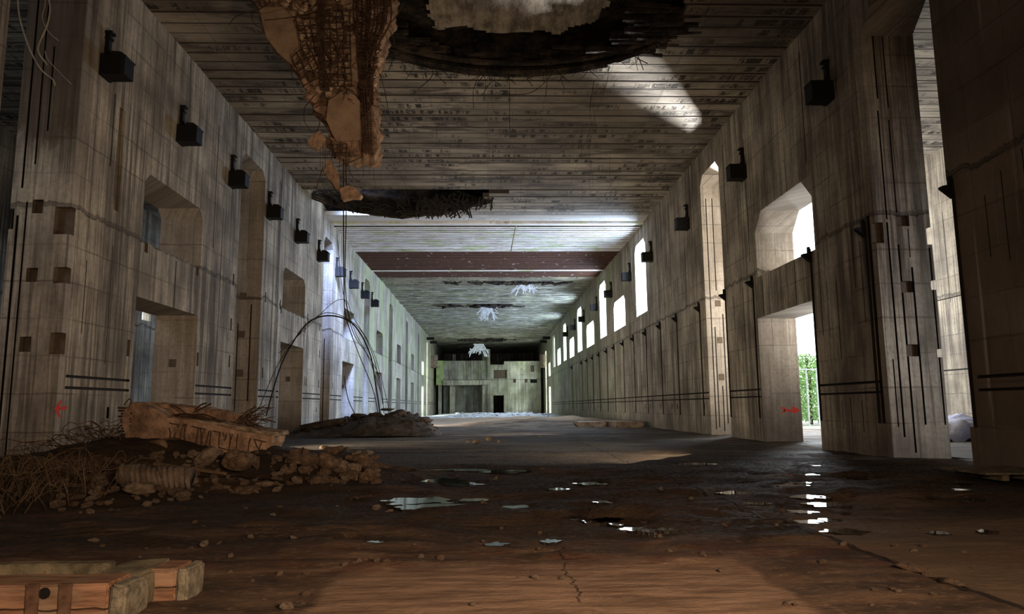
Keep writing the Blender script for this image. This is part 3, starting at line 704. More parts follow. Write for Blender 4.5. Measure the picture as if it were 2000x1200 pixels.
for i, y in enumerate(RB[1:], 1):
    copy_tree(protoR, (W, y, 12.2), f'black steel box bracket high on the right wall, {ORD[i]} to the camera')
hp = empty('hooked_rail', (W, HOOKS[0], 0), 'dark hooked steel rail on the right wall at the dark pier nearest the camera', 'rail', 'hooked rails on the right wall')
b = MB(); b.box(-.05, .0, -.035, .035, 1.0, 7.25); b.build('rail', M['slot'], hp)
b = MB(); b.prism([(-.04, 6.75), (-.34, 7.0), (-.34, 7.05), (-.04, 7.1)], 1, -.09, .09); b.build('hook', M['black'], hp)
b = MB(); b.box(-.12, -.04, -.06, .06, 7.1, 7.32); b.build('cap', M['black'], hp)
for i, y in enumerate(HOOKS[1:], 1): copy_tree(hp, (W, y, 0), f'thin dark steel rail with wedge hook on the right wall, {ORD[i]} to the camera')
b = MB((-W, 40.0, 0)); b.tube([(-W + .09, 40.0, .1), (-W + .09, 40.0, 14.5)], .06, 8); o = b.build('drain_pipe', stone('pale_blue_pipe_paint', (.26, .30, .36), (.40, .45, .5), 2, .005), None, True); tag(o, 'pale blue-grey drain pipe running up the left wall beside the third bracket', 'pipe')

# red arrows
def arrow(name, o3, ex, ez, nrm, pts, parent):
    b = MB(); o3 = Vector(o3); ex = Vector(ex); ez = Vector(ez); nrm = Vector(nrm)
    for poly in pts:
        n = len(poly); vs = [o3 + ex * p + ez * q + nrm * .004 for p, q in poly] + [o3 + ex * p + ez * q + nrm * .001 for p, q in poly]
        b.add(vs, [tuple(range(n)), tuple(range(2*n-1, n-1, -1))] + [(i, i+n, (i+1) % n + n, (i+1) % n) for i in range(n)])
    return b.build(name, M['red'], parent)
a1 = arrow('painted_arrow', (-W, 20.06 + .05, 1.66), (0, 1, 0), (0, 0, 1), (1, 0, 0), [[(.02, 0), (.28, .24), (.34, .20), (.24, .05), (.60, .07), (.62, -.02), (.24, -.05), (.34, -.24), (.28, -.27)]], wall_left)
a1['label'] = 'red spray-painted arrow pointing left'
a2 = arrow('painted_arrow', (12.62, 31.0, 1.32), (1, 0, 0), (0, 0, 1), (0, -1, 0), [[(.15, .045), (.55, .05), (.52, .17), (.60, .17), (.88, .0), (.60, -.13), (.54, -.13), (.56, -.05), (.15, -.05)], [(.0, .16), (.05, .16), (.22, .04), (.16, .0)], [(.0, -.14), (.05, -.14), (.22, -.03), (.16, .0)], [(.1, .17), (.15, .17), (.28, .04), (.22, .03)]], wall_right)
a2['label'] = 'red spray-painted arrow pointing right'

# ------------------------------------------------------------------ rocks
def rock_mesh(seed, flat=1.0, sub=3, rough=.22):
    bm = bmesh.new(); bmesh.ops.create_icosphere(bm, subdivisions=sub, radius=1)
    rnd = random.Random(seed); planes = [(Vector((rnd.gauss(0, 1), rnd.gauss(0, 1), rnd.gauss(0, 1))).normalized(), rnd.uniform(.55, .85)) for _ in range(9)]
    for v in bm.verts:
        p = v.co.copy()
        for n, d in planes:
            e = p.dot(n) - d
            if e > 0: p -= n * e * .9
        p *= 1 + rough * mnoise.noise(p * 1.7 + Vector((seed, 0, 0))) + .07 * mnoise.noise(p * 6 + Vector((seed, 5, 0)))
        p.z *= flat; v.co = p
    me = bpy.data.meshes.new('stone'); bm.to_mesh(me); bm.free(); return me
RK = {}
for kind, mat in (('a', 'rock'), ('b', 'rock2'), ('c', 'darkrock'), ('w', 'lime')):
    RK[kind] = []
    for s in range(7):
        me = rock_mesh(s + 1, .75); me.materials.append(M[mat]); me.polygons.foreach_set('use_smooth', [s % 2 == 0] * len(me.polygons)); RK[kind].append(me)
RR = random.Random(5)
def rock(name, loc, size, kind, label, cat='stone', group=None, asp=None, rot=None):
    o = bpy.data.objects.new(name, RR.choice(RK[kind])); COL.objects.link(o); o.location = loc
    a = asp or (RR.uniform(.8, 1.3), RR.uniform(.7, 1.1), RR.uniform(.65, 1.0)); o.scale = (size*a[0], size*a[1], size*a[2])
    o.rotation_euler = rot or (RR.uniform(-.4, .4), RR.uniform(-.4, .4), RR.uniform(0, 6.28))
    return tag(o, label, cat, group)

# heap below the broken slab
for i in range(290):
    px = RR.uniform(110, 735); py = RR.uniform(885, 990)
    if px > 560: py = RR.uniform(875, 948)
    if px < 260: py = RR.uniform(900, 1005)
    if px > 400 and py > 965: continue
    p = hit(px, py); s = RR.uniform(.035, .09) * (1.6 if RR.random() < .3 else 1)
    if px > 560: s = RR.uniform(.08, .19)
    zone = 'at the right tip of the near debris heap' if px > 640 else 'in the right arm of the near debris heap' if px > 540 else 'in the heap under the right end of the broken slab' if px > 420 else 'in the heap before the middle of the broken slab' if px > 300 else 'in the heap before the left end of the broken slab' if px > 200 else 'at the left foot of the heap beside the wire tangle'
    kd = RR.choice('aab'); rock('rubble_stone', (p.x, p.y, p.z + s * .35), s, kd, f'{"larger" if s > .09 else "small"} {"pale" if kd == "b" else "brown"} rubble stone {zone}', group='rubble stones of the near heap')
# the large named stones
def big(px, py, Y, size, kind, label, asp, rot=(0, 0, 0), name='boulder', cat='stone', mesh=0):
    p = hit(px, py + size * asp[2] * 1400 / Y * .8); p.z += size * asp[2] * .75; o = bpy.data.objects.new(name, RK[kind][mesh]); COL.objects.link(o); o.location = p; o.scale = (size*asp[0], size*asp[1], size*asp[2]); o.rotation_euler = rot
    return tag(o, label, cat)
big(403, 895, 17.0, .27, 'b', 'leaning oval boulder under the middle of the broken slab', (1.0, .7, .95), (0, -.5, 0), mesh=3)
big(466, 905, 16.8, .36, 'a', 'blocky boulder with flat faces under the right end of the broken slab', (1.05, .8, .95), (0, .1, .3), mesh=1)
big(500, 905, 16.9, .17, 'a', 'narrow upright stone right of the blocky boulder', (.6, .7, 1.2), (0, .2, 0), mesh=5)
big(365, 938, 15.2, .22, 'b', 'pale wedge stone at the right end of the ribbed fragment', (1.0, .7, 1.0), (0, .6, 0), mesh=1)
big(272, 955, 14.0, .27, 'b', 'wide low boulder before the ribbed fragment', (1.2, .9, .6), mesh=2)
big(358, 965, 13.6, .17, 'a', 'round brown stone at the front of the heap', (1, .8, .75), mesh=4)
big(200, 943, 15, .17, 'a', 'round stone left of the wide low boulder', (1, .8, .7), mesh=6)
big(517, 946, 14.8, .16, 'b', 'small pale boulder alone before the heap', (1.1, .8, .6), mesh=3)
big(600, 900, 17.5, .34, 'a', 'broad stone topping the right end of the heap', (1.3, .9, .65), mesh=5)
big(640, 905, 16.6, .28, 'a', 'angular stone in the right end of the heap', (1.1, .8, .9), (0, .4, 0), mesh=1)
big(664, 912, 16.2, .15, 'b', 'round cobble in the right end of the heap', (.9, .8, .9), mesh=0)
big(690, 913, 16.4, .15, 'b', 'twin cobble right of the round cobble', (1.1, .8, .85), mesh=2)
big(675, 927, 16.0, .15, 'a', 'low cobble under the two round cobbles', (1.2, .8, .65), mesh=4)
big(722, 928, 15.6, .25, 'a', 'large tilted block at the right tip of the heap', (1.0, .8, .95), (0, -.35, .2), mesh=5)
big(705, 895, 17.5, .2, 'a', 'dark stone behind the tip of the heap', (1.3, .8, .8), mesh=6)
big(620, 935, 15.4, .18, 'a', 'flat stone at the foot of the right heap', (1.8, .8, .4), mesh=6)
# round concrete core under the slab
mb = MB(tuple(at(325, 885, 17.2))); p = at(325, 885, 17.2); mb.tube([p + Vector((-.1, -.35, -.03)), p + Vector((-.02, .05, 0)), p + Vector((.25, .8, .04))], .34, 18); o = mb.build('concrete_core', M['rock'], None, True); tag(o, 'short round concrete core lying under the left of the broken slab', 'core')
# ribbed fragment
RB_ = hit(300, 952)
root = empty('ribbed_fragment', RB_, 'long grey ribbed concrete fragment lying below the broken slab', 'concrete fragment')
b = MB(tuple(root.location)); A = at(238, 930, RB_.y); B = at(370, 936, RB_.y - .2)
b.tube([A + (B - A) * t + Vector((0, 0, .03 * math.sin(t * 9))) for t in np.linspace(0, 1, 14)], .2, 10); b.build('body', M['ribbed'], root, True)
for k in range(13):
    t = k / 12.5 + .02; c = A + (B - A) * t; b = MB(tuple(root.location)); b.tube([c + Vector((-.03, -.02, 0)), c + Vector((.035, 0, .01))], .232 + .02 * math.sin(k * 5), 10); b.build('rib', M['ribbed'], root, True)
p1 = hit(300, 912); p2 = hit(442, 932); p1.z += .06; p2.z += .06; mb = MB(tuple(p1)); mb.tube([p1, p2], .035, 6); o = mb.build('stick', M['straw']); tag(o, 'thin pale stick lying on the heap behind the ribbed fragment', 'stick')

# ------------------------------------------------------------------ chunks with an outline
def chunk(name, outline, Y0, thick, mat, parent=None, origin=(0, 0, 0), rough=.06, cuts=3, seed=0, sc=2.5, skew=(0, 0)):
    """outline in photograph coordinates read at depth Y0, given real thickness along y"""
    bm = bmesh.new(); o_ = Vector(origin)
    vs = [bm.verts.new(at(px, py, Y0)) for px, py in outline]
    f = bm.faces.new(vs); r = bmesh.ops.extrude_face_region(bm, geom=[f])
    for v in r['geom']:
        if isinstance(v, bmesh.types.BMVert): v.co += Vector((skew[0], thick, skew[1]))
    bmesh.ops.triangulate(bm, faces=bm.faces[:]); 
    for _ in range(cuts):
        long_e = [e for e in bm.edges if e.calc_length() > .14]
        if not long_e or len(bm.verts) > 12000: break
        bmesh.ops.subdivide_edges(bm, edges=long_e, cuts=1); bmesh.ops.triangulate(bm, faces=[f for f in bm.faces if len(f.verts) > 3])
    bmesh.ops.recalc_face_normals(bm, faces=bm.faces[:])
    for v in bm.verts:
        n = mnoise.fractal(v.co * sc + Vector((seed, 0, 0)), 1.0, 2.0, 4)
        n3 = mnoise.noise_vector(v.co * sc * 2 + Vector((0, seed, 0)))
        v.co += v.normal * (n * rough) + n3 * rough * .4
    for v in bm.verts: v.co -= o_
    me = bpy.data.meshes.new(name); bm.to_mesh(me); bm.free()
    o = link(name, me, mat, parent)
    o.location = o_ - (parent.location if parent else Vector((0, 0, 0))); return o

# ---- broken slab on the heap
S0 = at(385, 850, 18.0); slab = empty('broken_slab', S0, 'large tilted slab of broken reinforced concrete lying on the rubble heap', 'concrete slab')
q = lambda pts: [(200 + a / 5.556, 760 + b / 5.556) for a, b in pts]
chunk('body', q([(260, 190), (330, 170), (560, 215), (700, 310), (960, 350), (1300, 410), (1600, 480), (1830, 510), (1840, 590), (1760, 690), (1650, 735), (1500, 700), (1250, 670), (1000, 620), (830, 590), (660, 560), (600, 590), (530, 612), (420, 590), (250, 560), (215, 400), (240, 250)]), 17.4, 1.1, M['slab'], slab, S0, .05, 4, 3, 3)
chunk('upper_layer', q([(290, 150), (520, 145), (700, 180), (900, 190), (1200, 235), (1450, 270), (1530, 330), (1500, 370), (1200, 330), (900, 320), (640, 300), (450, 240), (290, 200)]), 18.3, .9, M['slab'], slab, S0, .06, 4, 8, 3)
chunk('upper_layer', q([(900, 330), (1300, 370), (1650, 430), (1880, 470), (1900, 510), (1820, 540), (1500, 490), (1200, 430), (950, 380)]), 17.55, 1.0, M['rock2'], slab, S0, .05, 4, 5, 3)
b = MB(tuple(S0)); rr = random.Random(2)
def fr(a, b_, Y=17.33): return at(200 + a / 5.556, 760 + b_ / 5.556, Y)
bars = [((725, 420), (735, 530)), ((735, 530), (840, 542)), ((885, 385), (845, 560)), ((905, 390), (895, 565)), ((895, 565), (1020, 590)), ((1040, 430), (1020, 590)), ((970, 405), (1130, 440)), ((1105, 445), (1070, 610)), ((1065, 430), (1085, 600)), ((1165, 450), (1115, 615)), ((1180, 455), (1165, 620)), ((1165, 615), (1220, 635)), ((1200, 455), (1275, 470)), ((1280, 470), (1262, 640)), ((1262, 635), (1380, 665)), ((1385, 480), (1375, 660)), ((1345, 480), (1330, 560)), ((1470, 490), (1450, 650)), ((1310, 470), (1325, 520)), ((1610, 530), (1580, 690)), ((1650, 545), (1720, 690)), ((1740, 560), (1700, 690)), ((1650, 545), (1780, 575)), ((1415, 490), (1400, 550)), ((830, 390), (820, 415)), ((735, 360), (740, 380)), ((740, 375), (830, 385)), ((880, 385), (920, 388)), ((800, 470), (780, 540))]
for A, B in bars: b.tube([fr(*A), (fr(*A) + fr(*B)) / 2 + Vector((rr.uniform(-.02, .02), -.01, 0)), fr(*B)], .011, 5)
b.build('rebar', M['rebar'], slab)
b = MB(tuple(S0))
for k in range(11): A = fr(185 + rr.uniform(-15, 25), 205 + k * 32, 17.5); b.tube([A, A + Vector((.28, -.08, rr.uniform(-.03, .03)))], .026, 5)
A = fr(235, 180, 17.7); b.tube(curve([A, A + Vector((.06, 0, .10)), A + Vector((.13, 0, .16)), A + Vector((.17, 0, .08)), A + Vector((.13, 0, .02))], 4), .014, 5)
b.build('rebar', M['rebar'], slab)
b = MB(tuple(S0))
for A, Bp in (((735, 175), (910, 275)), ((905, 270), (1240, 340)), ((1015, 220), (1130, 155)), ((1000, 250), (1180, 160)), ((690, 305), (1000, 280)), ((1000, 280), (1200, 310)), ((1200, 310), (1280, 360)), ((780, 290), (1180, 330))):
    a_ = fr(*A, 17.9); b_ = fr(*Bp, 17.7); b.tube(curve([a_, (a_ + b_) / 2 + Vector((0, 0, rr.uniform(-.03, .05))), b_], 4), .02, 5)
for k in range(34):
    a_ = fr(1480 + rr.uniform(-60, 120), 330 + rr.uniform(-30, 120), 17.9); b_ = fr(1640 + rr.uniform(0, 260), 230 + rr.uniform(-60, 250), 18.0 + rr.uniform(-.6, .6))
    b.tube(curve([a_, (a_ + b_) / 2 + Vector((0, 0, rr.uniform(-.06, .12))), b_], 4), .012, 4)
for k in range(40):
    a_ = fr(900 + rr.uniform(0, 800), 330, 17.6); t = (a_.x - fr(900, 0).x) / max(.1, fr(1850, 0).x - fr(900, 0).x); a_ = fr(900 + t * 900, 350 + t * 130, 17.5); L_ = rr.uniform(.3, .7)
    b.tube([a_ + Vector((rr.uniform(-.1, .1), rr.uniform(0, .8), .02)), a_ + Vector((L_, rr.uniform(0, .8), .02 - L_ * .12))], .011, 4)
b.build('bent_rebar', M['rebar'], slab)

# wire tangles
def tangle(name, n, cx, cy, rx, ry, hgt, mat, label, seed, r=.008, cat='wire tangle'):
    b = MB((cx, cy, 0)); q_ = random.Random(seed)
    for _ in range(n):
        x = cx + q_.gauss(0, .45) * rx; y = cy + q_.gauss(0, .45) * ry; z0 = zf(x, y) if abs(x) < 11.8 else 0; pts = [Vector((x, y, z0))]; a = q_.uniform(0, 6.28); curl = q_.uniform(-1.6, 1.6); up = q_.uniform(.3, 1) * hgt; L_ = q_.uniform(.5, 1.5)
        for k in range(1, 9):
            a += curl * .4; t = k / 8; pts.append(Vector((pts[-1].x + math.cos(a) * L_ / 8, pts[-1].y + math.sin(a) * L_ / 8, z0 + up * math.sin(t * math.pi * q_.uniform(.6, 1.0)))))
        b.tube(curve(pts, 2), r * q_.uniform(.6, 1.5), 4)
    o = b.build(name, mat); return tag(o, label, cat, None, 'stuff')
tangle('wire_tangle', 170, -8.6, 13.3, 1.5, 1.5, .85, M['straw'], 'springy tangle of dry brown wires and stalks left of the rubble heap', 4, .0055)
tangle('wire_tangle', 70, -9.6, 18.3, 1.8, 1.3, .45, M['rebar_lit'], 'dark twisted wires between the left pier and the broken slab', 8, .010)
# scattered stones on the floor
for i in range(120):
    px = RR.uniform(150, 1950); py = 845 + 340 * RR.random() ** .8
    p = ground(px, py)
    if abs(p.x) > 11.3 or (-1.2 < p.x < 2.2 and p.y < 7.6 and RR.random() < .7): continue
    s = RR.uniform(.012, .035) * (1 + p.y * .06)
    kd = RR.choice('ab'); fb = 'in the foreground' if p.y < 8 else 'in the near wet band' if p.y < 13 else 'on the middle floor' if p.y < 22 else 'on the far floor'; lr = 'far left' if px < 500 else 'left of the middle' if px < 950 else 'right of the middle' if px < 1400 else 'far right'
    rock('loose_stone', (p.x, p.y, zf(p.x, p.y) + s * .3), s, kd, f'tiny {"pale" if kd == "b" else "brown"} loose stone {fb}, {lr}', group='loose stones on the floor')
for px, py, s, lab in ((400, 1057, .07, 'pale angular stone in the left foreground'), (182, 1057, .055, 'small pale stone above the timber frame'), (490, 1047, .05, 'small upright stone on the left foreground dirt'), (822, 1090, .035, 'small pointed stone on the front slab'), (735, 985, .09, 'brown block stone left of the pale puddle'), (660, 981, .06, 'small stone before the tip of the heap'), (968, 940, .07, 'round cobble left of the middle puddles'), (838, 942, .05, 'small cobble behind the pale puddle'), (1350, 975, .05, 'little stone right of the middle'), (560, 1192, .055, 'flat pebble at the bottom edge of the front slab'), (545, 1125, .04, 'thin pale pebble beside the front slab'), (1060, 918, .07, 'dark cobble in the far wet band')):
    p = ground(px, py); rock('stone', (p.x, p.y, zf(p.x, p.y) + s * .35), s, 'b', lab)
for px, py, s, lab in ((1390, 1108, .16, 'tapered crust of broken concrete on the right floor joint'), (1790, 1112, .15, 'flat broken crust farther along the right floor joint'), (1855, 1140, .14, 'nearest broken crust on the right floor joint'), (1815, 1125, .07, 'small crumb between the two broken crusts')):
    if px < 1500: px = 1780; py = 1108
    p = ground(px, py); o = rock('concrete_crust', (p.x, p.y, zf(p.x, p.y) + .0), s, 'a', lab, 'rubble', asp=(1.2, .9, .35))
for px, py, Y, s in ((930, 868, 0, .22), (955, 862, 0, .2), (915, 866, 0, .13), (975, 866, 0, .14)):
    p = ground(px, py); rock('boulder', (p.x, p.y, zf(p.x, p.y) + s * .4), s, 'a', {930: 'largest brown boulder alone in the middle of the floor', 955: 'brown boulder right behind the middle one', 915: 'small boulder left of the middle group', 975: 'small boulder right of the middle group'}[px])

# ------------------------------------------------------------------ dark pile before the left wall
prof = [(-11.8, .1), (-10.4, .5), (-9.2, .78), (-8.0, 1.05), (-6.6, 1.28), (-5.2, 1.22), (-4.2, 1.12), (-3.4, .7), (-2.7, 0.0)]
def mz(x, y):
    hgt = np.interp(x, [p_[0] for p_ in prof], [p_[1] for p_ in prof]); v = (y - 42.6) / 3.2
    return -.05 + hgt * max(0, 1 - v * v) ** .8 * (.75 + .5 * float(fbm(x * 1.3, y * 1.3, 5)))
xs = np.linspace(-11.8, -2.5, 80); ys = np.linspace(39.5, 46.5, 50); vv = []; ff = []
for yy in ys:
    for xx in xs:
        hgt = np.interp(xx, [p_[0] for p_ in prof], [p_[1] for p_ in prof]); v = (yy - 42.6) / 3.2; e = max(0, 1 - v * v) ** .8
        vv.append((xx, yy, mz(xx, yy)))
for i in range(49):
    for j in range(79): a = i * 80 + j; ff.append((a, a + 1, a + 81, a + 80))
mb = MB((-7, 42.6, 0)); mb.add(vv, ff); mound = mb.build('earth_pile', M['darkrock'], None, True); tag(mound, 'long dark pile of earth and rubble along the left wall in mid distance', 'earth pile', None, 'stuff')
for i in range(110):
    x = RR.uniform(-11, -3); y = RR.uniform(40.2, 43.5); hgt = float(np.interp(x, [p_[0] for p_ in prof], [p_[1] for p_ in prof])); v = (y - 42.6) / 3.2
    z = mz(x, y); s = RR.uniform(.07, .2)
    rock('rubble_stone', (x, y, z + .02), s, 'c', f'{"larger" if s > .13 else "small"} dark rubble stone on the {"left slope" if x < -8.5 else "crest" if x < -5 else "right end"} of the dark earth pile', group='rubble stones of the dark pile')
for px, py, s, asp, lab in ((757, 803, .36, (1.3, 1, .35), 'flat cap stone crowning the dark pile'), (757, 809, .25, (.9, .9, .8), 'stone carrying the flat cap stone on the dark pile'), (780, 812, .52, (1.1, .9, .8), 'large angular boulder on top of the dark pile'), (735, 808, .42, (1.3, .9, .6), 'rounded boulder left of the cap stone on the dark pile'), (825, 816, .5, (1.5, .9, .6), 'broad hummock stone at the right of the dark pile'), (700, 815, .4, (1.3, .9, .6), 'grey boulder at the left of the dark pile')):
    c_ = at(px, py, 42.2); c_.z = mz(c_.x, 42.2) + s * asp[2] * .3 + (.34 if 'cap stone crowning' in lab else 0)
    o = rock('boulder', c_, s, 'c', lab, asp=asp, rot=(0, 0, .2))
mb = MB(tuple(at(620, 830, 41))); mb.tube([(x_, 41.2, mz(x_, 41.2) + .12) for x_ in (-10.6, -9.6, -8.8, -8.0)], .22, 9); o = mb.build('log', M['darkrock'], None, True); tag(o, 'thick log lying on the left slope of the dark pile', 'log')

# ------------------------------------------------------------------ hanging concrete
H0 = at(640, 120, 22.0); hang = empty('hanging_concrete', H0, 'huge mass of torn concrete and rebar mesh hanging from the ceiling', 'concrete')
k_ = lambda pts: [(440 + a / 2.94, b / 2.94) for a, b in pts]
chunk('body', k_([(150, -60), (960, -60), (950, 60), (905, 230), (860, 380), (850, 560), (870, 850), (855, 895), (760, 905), (700, 910), (610, 860), (570, 690), (530, 640), (470, 560), (440, 450), (380, 370), (300, 290), (220, 160)]), 22.2, 1.0, M['slab'], hang, H0, .17, 5, 4, 2.6)
chunk('smooth_panel', k_([(190, 40), (330, 35), (370, 80), (420, 190), (440, 260), (385, 375), (300, 300), (235, 210)]), 21.95, .3, M['slab_smooth'], hang, H0, .03, 4, 6, 1)
chunk('smooth_panel', k_([(592, 575), (620, 560), (700, 505), (745, 548), (772, 585), (782, 800), (650, 822), (612, 770), (575, 690)]), 21.8, .4, M['slab_smooth'], hang, H0, .03, 4, 2, 1)
chunk('smooth_panel', k_([(695, 180), (740, 180), (765, 400), (755, 545), (715, 520), (705, 350)]), 21.95, .3, M['slab_smooth'], hang, H0, .03, 4, 12, 1)
chunk('edge_block', k_([(600, 790), (780, 790), (775, 690), (850, 600), (872, 850), (850, 900), (700, 905), (640, 890)]), 21.85, .6, M['slab'], hang, H0, .06, 4, 22, 3)
def kk(a, b_, Y=21.9): return at(440 + a / 2.94, b_ / 2.94, Y)
rr = random.Random(9)
def grid(name, quad, nu, nv, r, Y=21.9, jit=.02):
    b = MB(tuple(H0)); P0, P1, P2, P3_ = [kk(*p_, Y) for p_ in quad]      # tl, tr, br, bl
    J = lambda: Vector((rr.uniform(-jit, jit), rr.uniform(-jit, jit) - .03, rr.uniform(-jit, jit)))
    for i in range(nu + 1):
        t = i / nu; A = P0.lerp(P1, t); B = P3_.lerp(P2, t); b.tube([A.lerp(B, s_) + J() for s_ in np.linspace(0, 1, 9)], r, 5)
    for i in range(nv + 1):
        t = i / nv; A = P0.lerp(P3_, t); B = P1.lerp(P2, t); b.tube([A.lerp(B, s_) + J() for s_ in np.linspace(-.04, 1.04, 6)], r, 5)
    return b.build(name, M['rebar'], hang)
for (nm, mt, n_, sd) in (('rubble_filling', M['hang_pale'], 240, 3), ('rubble_filling', M['slab'], 200, 4)):
    b = MB(tuple(H0)); q_ = random.Random(sd); base_ = [v.co.copy() for v in RK['a'][1].vertices]; fcs = [tuple(p.vertices) for p in RK['a'][1].polygons]
    small = bmesh.new(); bmesh.ops.create_icosphere(small, subdivisions=1, radius=1); sv = [v.co.copy() for v in small.verts]; sf = [tuple(v.index for v in f.verts) for f in small.faces]; small.free()
    for i in range(n_):
        a_ = q_.uniform(330, 900); y_ = q_.uniform(-20, 860)
        if a_ < 330 + y_ * .36 or a_ > 930 - max(0, y_ - 100) * .16: continue
        c_ = kk(a_, y_, 22.05); r_ = q_.uniform(.05, .15); k0 = q_.uniform(0, 9)
        b.add([c_ + Vector((v.x * r_ * 1.2, v.y * r_ * .8, v.z * r_)) * (1 + .5 * mnoise.noise(v * 1.5 + Vector((k0, 0, i)))) for v in sv], sf)
    o = b.build(nm, mt, hang); o['kind'] = 'stuff'
grid('rebar_mesh', [(560, 60), (715, 60), (725, 500), (570, 500)], 4, 12, .02)
grid('rebar_mesh', [(400, 100), (530, 110), (560, 320), (450, 330)], 3, 5, .017)
grid('rebar_mesh', [(385, 330), (470, 250), (560, 430), (450, 500)], 3, 4, .02)
grid('rebar_mesh', [(110, -60), (240, -60), (260, 20), (190, 60)], 3, 3, .02, 21.9)
grid('rebar_mesh', [(590, 830), (700, 830), (695, 905), (600, 890)], 4, 3, .016, 21.7)
b = MB(tuple(H0))
for i in range(16):
    x = 735 + i * 14; b.tube(curve([kk(x + rr.uniform(-8, 8), -60, 21.8), kk(x + rr.uniform(-10, 10), 120, 21.85), kk(760 + i * 6 + rr.uniform(-8, 8), 330, 21.9), kk(775 + i * 5, 520 + rr.uniform(-60, 220), 21.95)], 5), .024, 5)
for i in range(22):
    y = i * 22; a0 = 745 + i * 2; b.tube([kk(a0, y, 21.8), kk((a0 + 940 - i * 3) / 2, y + rr.uniform(5, 25), 21.75), kk(940 - i * 4, y + rr.uniform(-10, 20), 21.9)], .016, 5)
for i in range(5): b.tube(curve([kk(530 + i * 9, -60, 21.6), kk(532 + i * 9, 150, 21.6), kk(540 + i * 8 + rr.uniform(-10, 10), 330, 21.7), kk(548 + i * 12, 520, 21.8)], 5), .022, 5)
for i in range(22): y = 600 + i * 13; b.tube([kk(785, y, 21.75), kk(800 + i, y + 6, 21.72), kk(840 + i, y + 10, 21.85)], .015, 4)
for i in range(4): b.tube([kk(785 + i * 14, 520, 21.7), kk(790 + i * 18, 890, 21.7)], .018, 4)
b.build('rebar', M['rebar'], hang)
b = MB(tuple(H0))
for A, Bp, Cp in (((225, 115), (400, 95), (720, 20)), ((530, 110), (580, 300), (700, 440)), ((20, 145), (70, 90), (200, 50)), ((380, 370), (385, 440), (430, 480)), ((150, 60), (160, 130), (215, 165)), ((520, 540), (470, 600), (455, 620)), ((545, 560), (590, 500), (600, 440)), ((640, 960), (720, 930), (790, 900)), ((455, 620), (455, 700), (500, 760)), ((395, 30), (470, 70), (560, -20)), ((380, 60), (390, -20), (440, -60)), ((560, 960), (540, 1030), (522, 1085)), ((690, 930), (720, 1000), (750, 1040)), ((870, 380), (905, 480), (935, 625)), ((950, 130), (990, 80), (1020, 20)), ((930, 150), (960, 210), (975, 250))):
    b.tube(curve([kk(*A, 21.7), kk(*Bp, 21.6), kk(*Cp, 21.7)], 6), .014, 4)
for i in range(40):
    a_ = rr.uniform(540, 860); y = rr.uniform(840, 905); b.tube([kk(a_, y - 40, 21.8), kk(a_ + rr.uniform(-6, 6), y + rr.uniform(20, 160), 21.8)], .006, 3)
for i in range(60):
    a_ = rr.uniform(380, 900); y = rr.uniform(0, 600); c_ = kk(a_, y, 21.85) 
    if a_ < 380 + y * .35: continue
    b.tube(curve([c_, c_ + Vector((rr.uniform(-.3, .3), -.12, rr.uniform(-.2, .2))), c_ + Vector((rr.uniform(-.4, .4), -.04, rr.uniform(-.4, .2)))], 4), .012, 4)
b.build('bent_rebar', M['rebar'], hang)
for i, (pts, lab) in enumerate((([(470, 815), (500, 775), (545, 750), (575, 790), (575, 830), (520, 845), (480, 840)], 'lens shaped concrete fragment hanging left below the torn mass'), ([(570, 925), (600, 920), (640, 980), (652, 1075), (640, 1088), (600, 1040), (565, 985)], 'slender concrete splinter dangling below the torn mass'), ([(655, 1085), (700, 1065), (740, 1075), (782, 1115), (770, 1132), (670, 1145)], 'lowest wedge of concrete dangling below the torn mass'))):
    o_ = kk(*pts[0], 21.9); r_ = empty('hanging_fragment', o_, lab, 'concrete fragment', 'fragments dangling below the hanging concrete'); chunk('body', k_(pts), 21.8, .3, M['slab'], r_, o_, .03, 4, i * 7, 5)
    b = MB(tuple(o_)); tp = [(520, 770), (600, 930), (700, 1075)][i]; up_ = [(545, 660), (610, 860), (640, 1070)][i]; b.tube(curve([kk(*tp, 21.9), kk((tp[0] + up_[0]) / 2 + 8, (tp[1] + up_[1]) / 2, 21.9), kk(*up_, 21.9)], 4), .014, 4); b.build('wire', M['rebar'], r_)

# rebar arcs and curtains at the crater rims
def strands(name, lst, r, mat, label, cat='rebar', group=None, kind='stuff', sides=4, taper=1):
    o_ = Vector(lst[0][0]); b = MB(tuple(o_))
    for p_ in lst: b.tube(curve(p_, 5), r if not isinstance(r, (tuple, list)) else rr.uniform(*r), sides, 0, taper)
    o = b.build(name, mat); return tag(o, label, cat, group, kind)
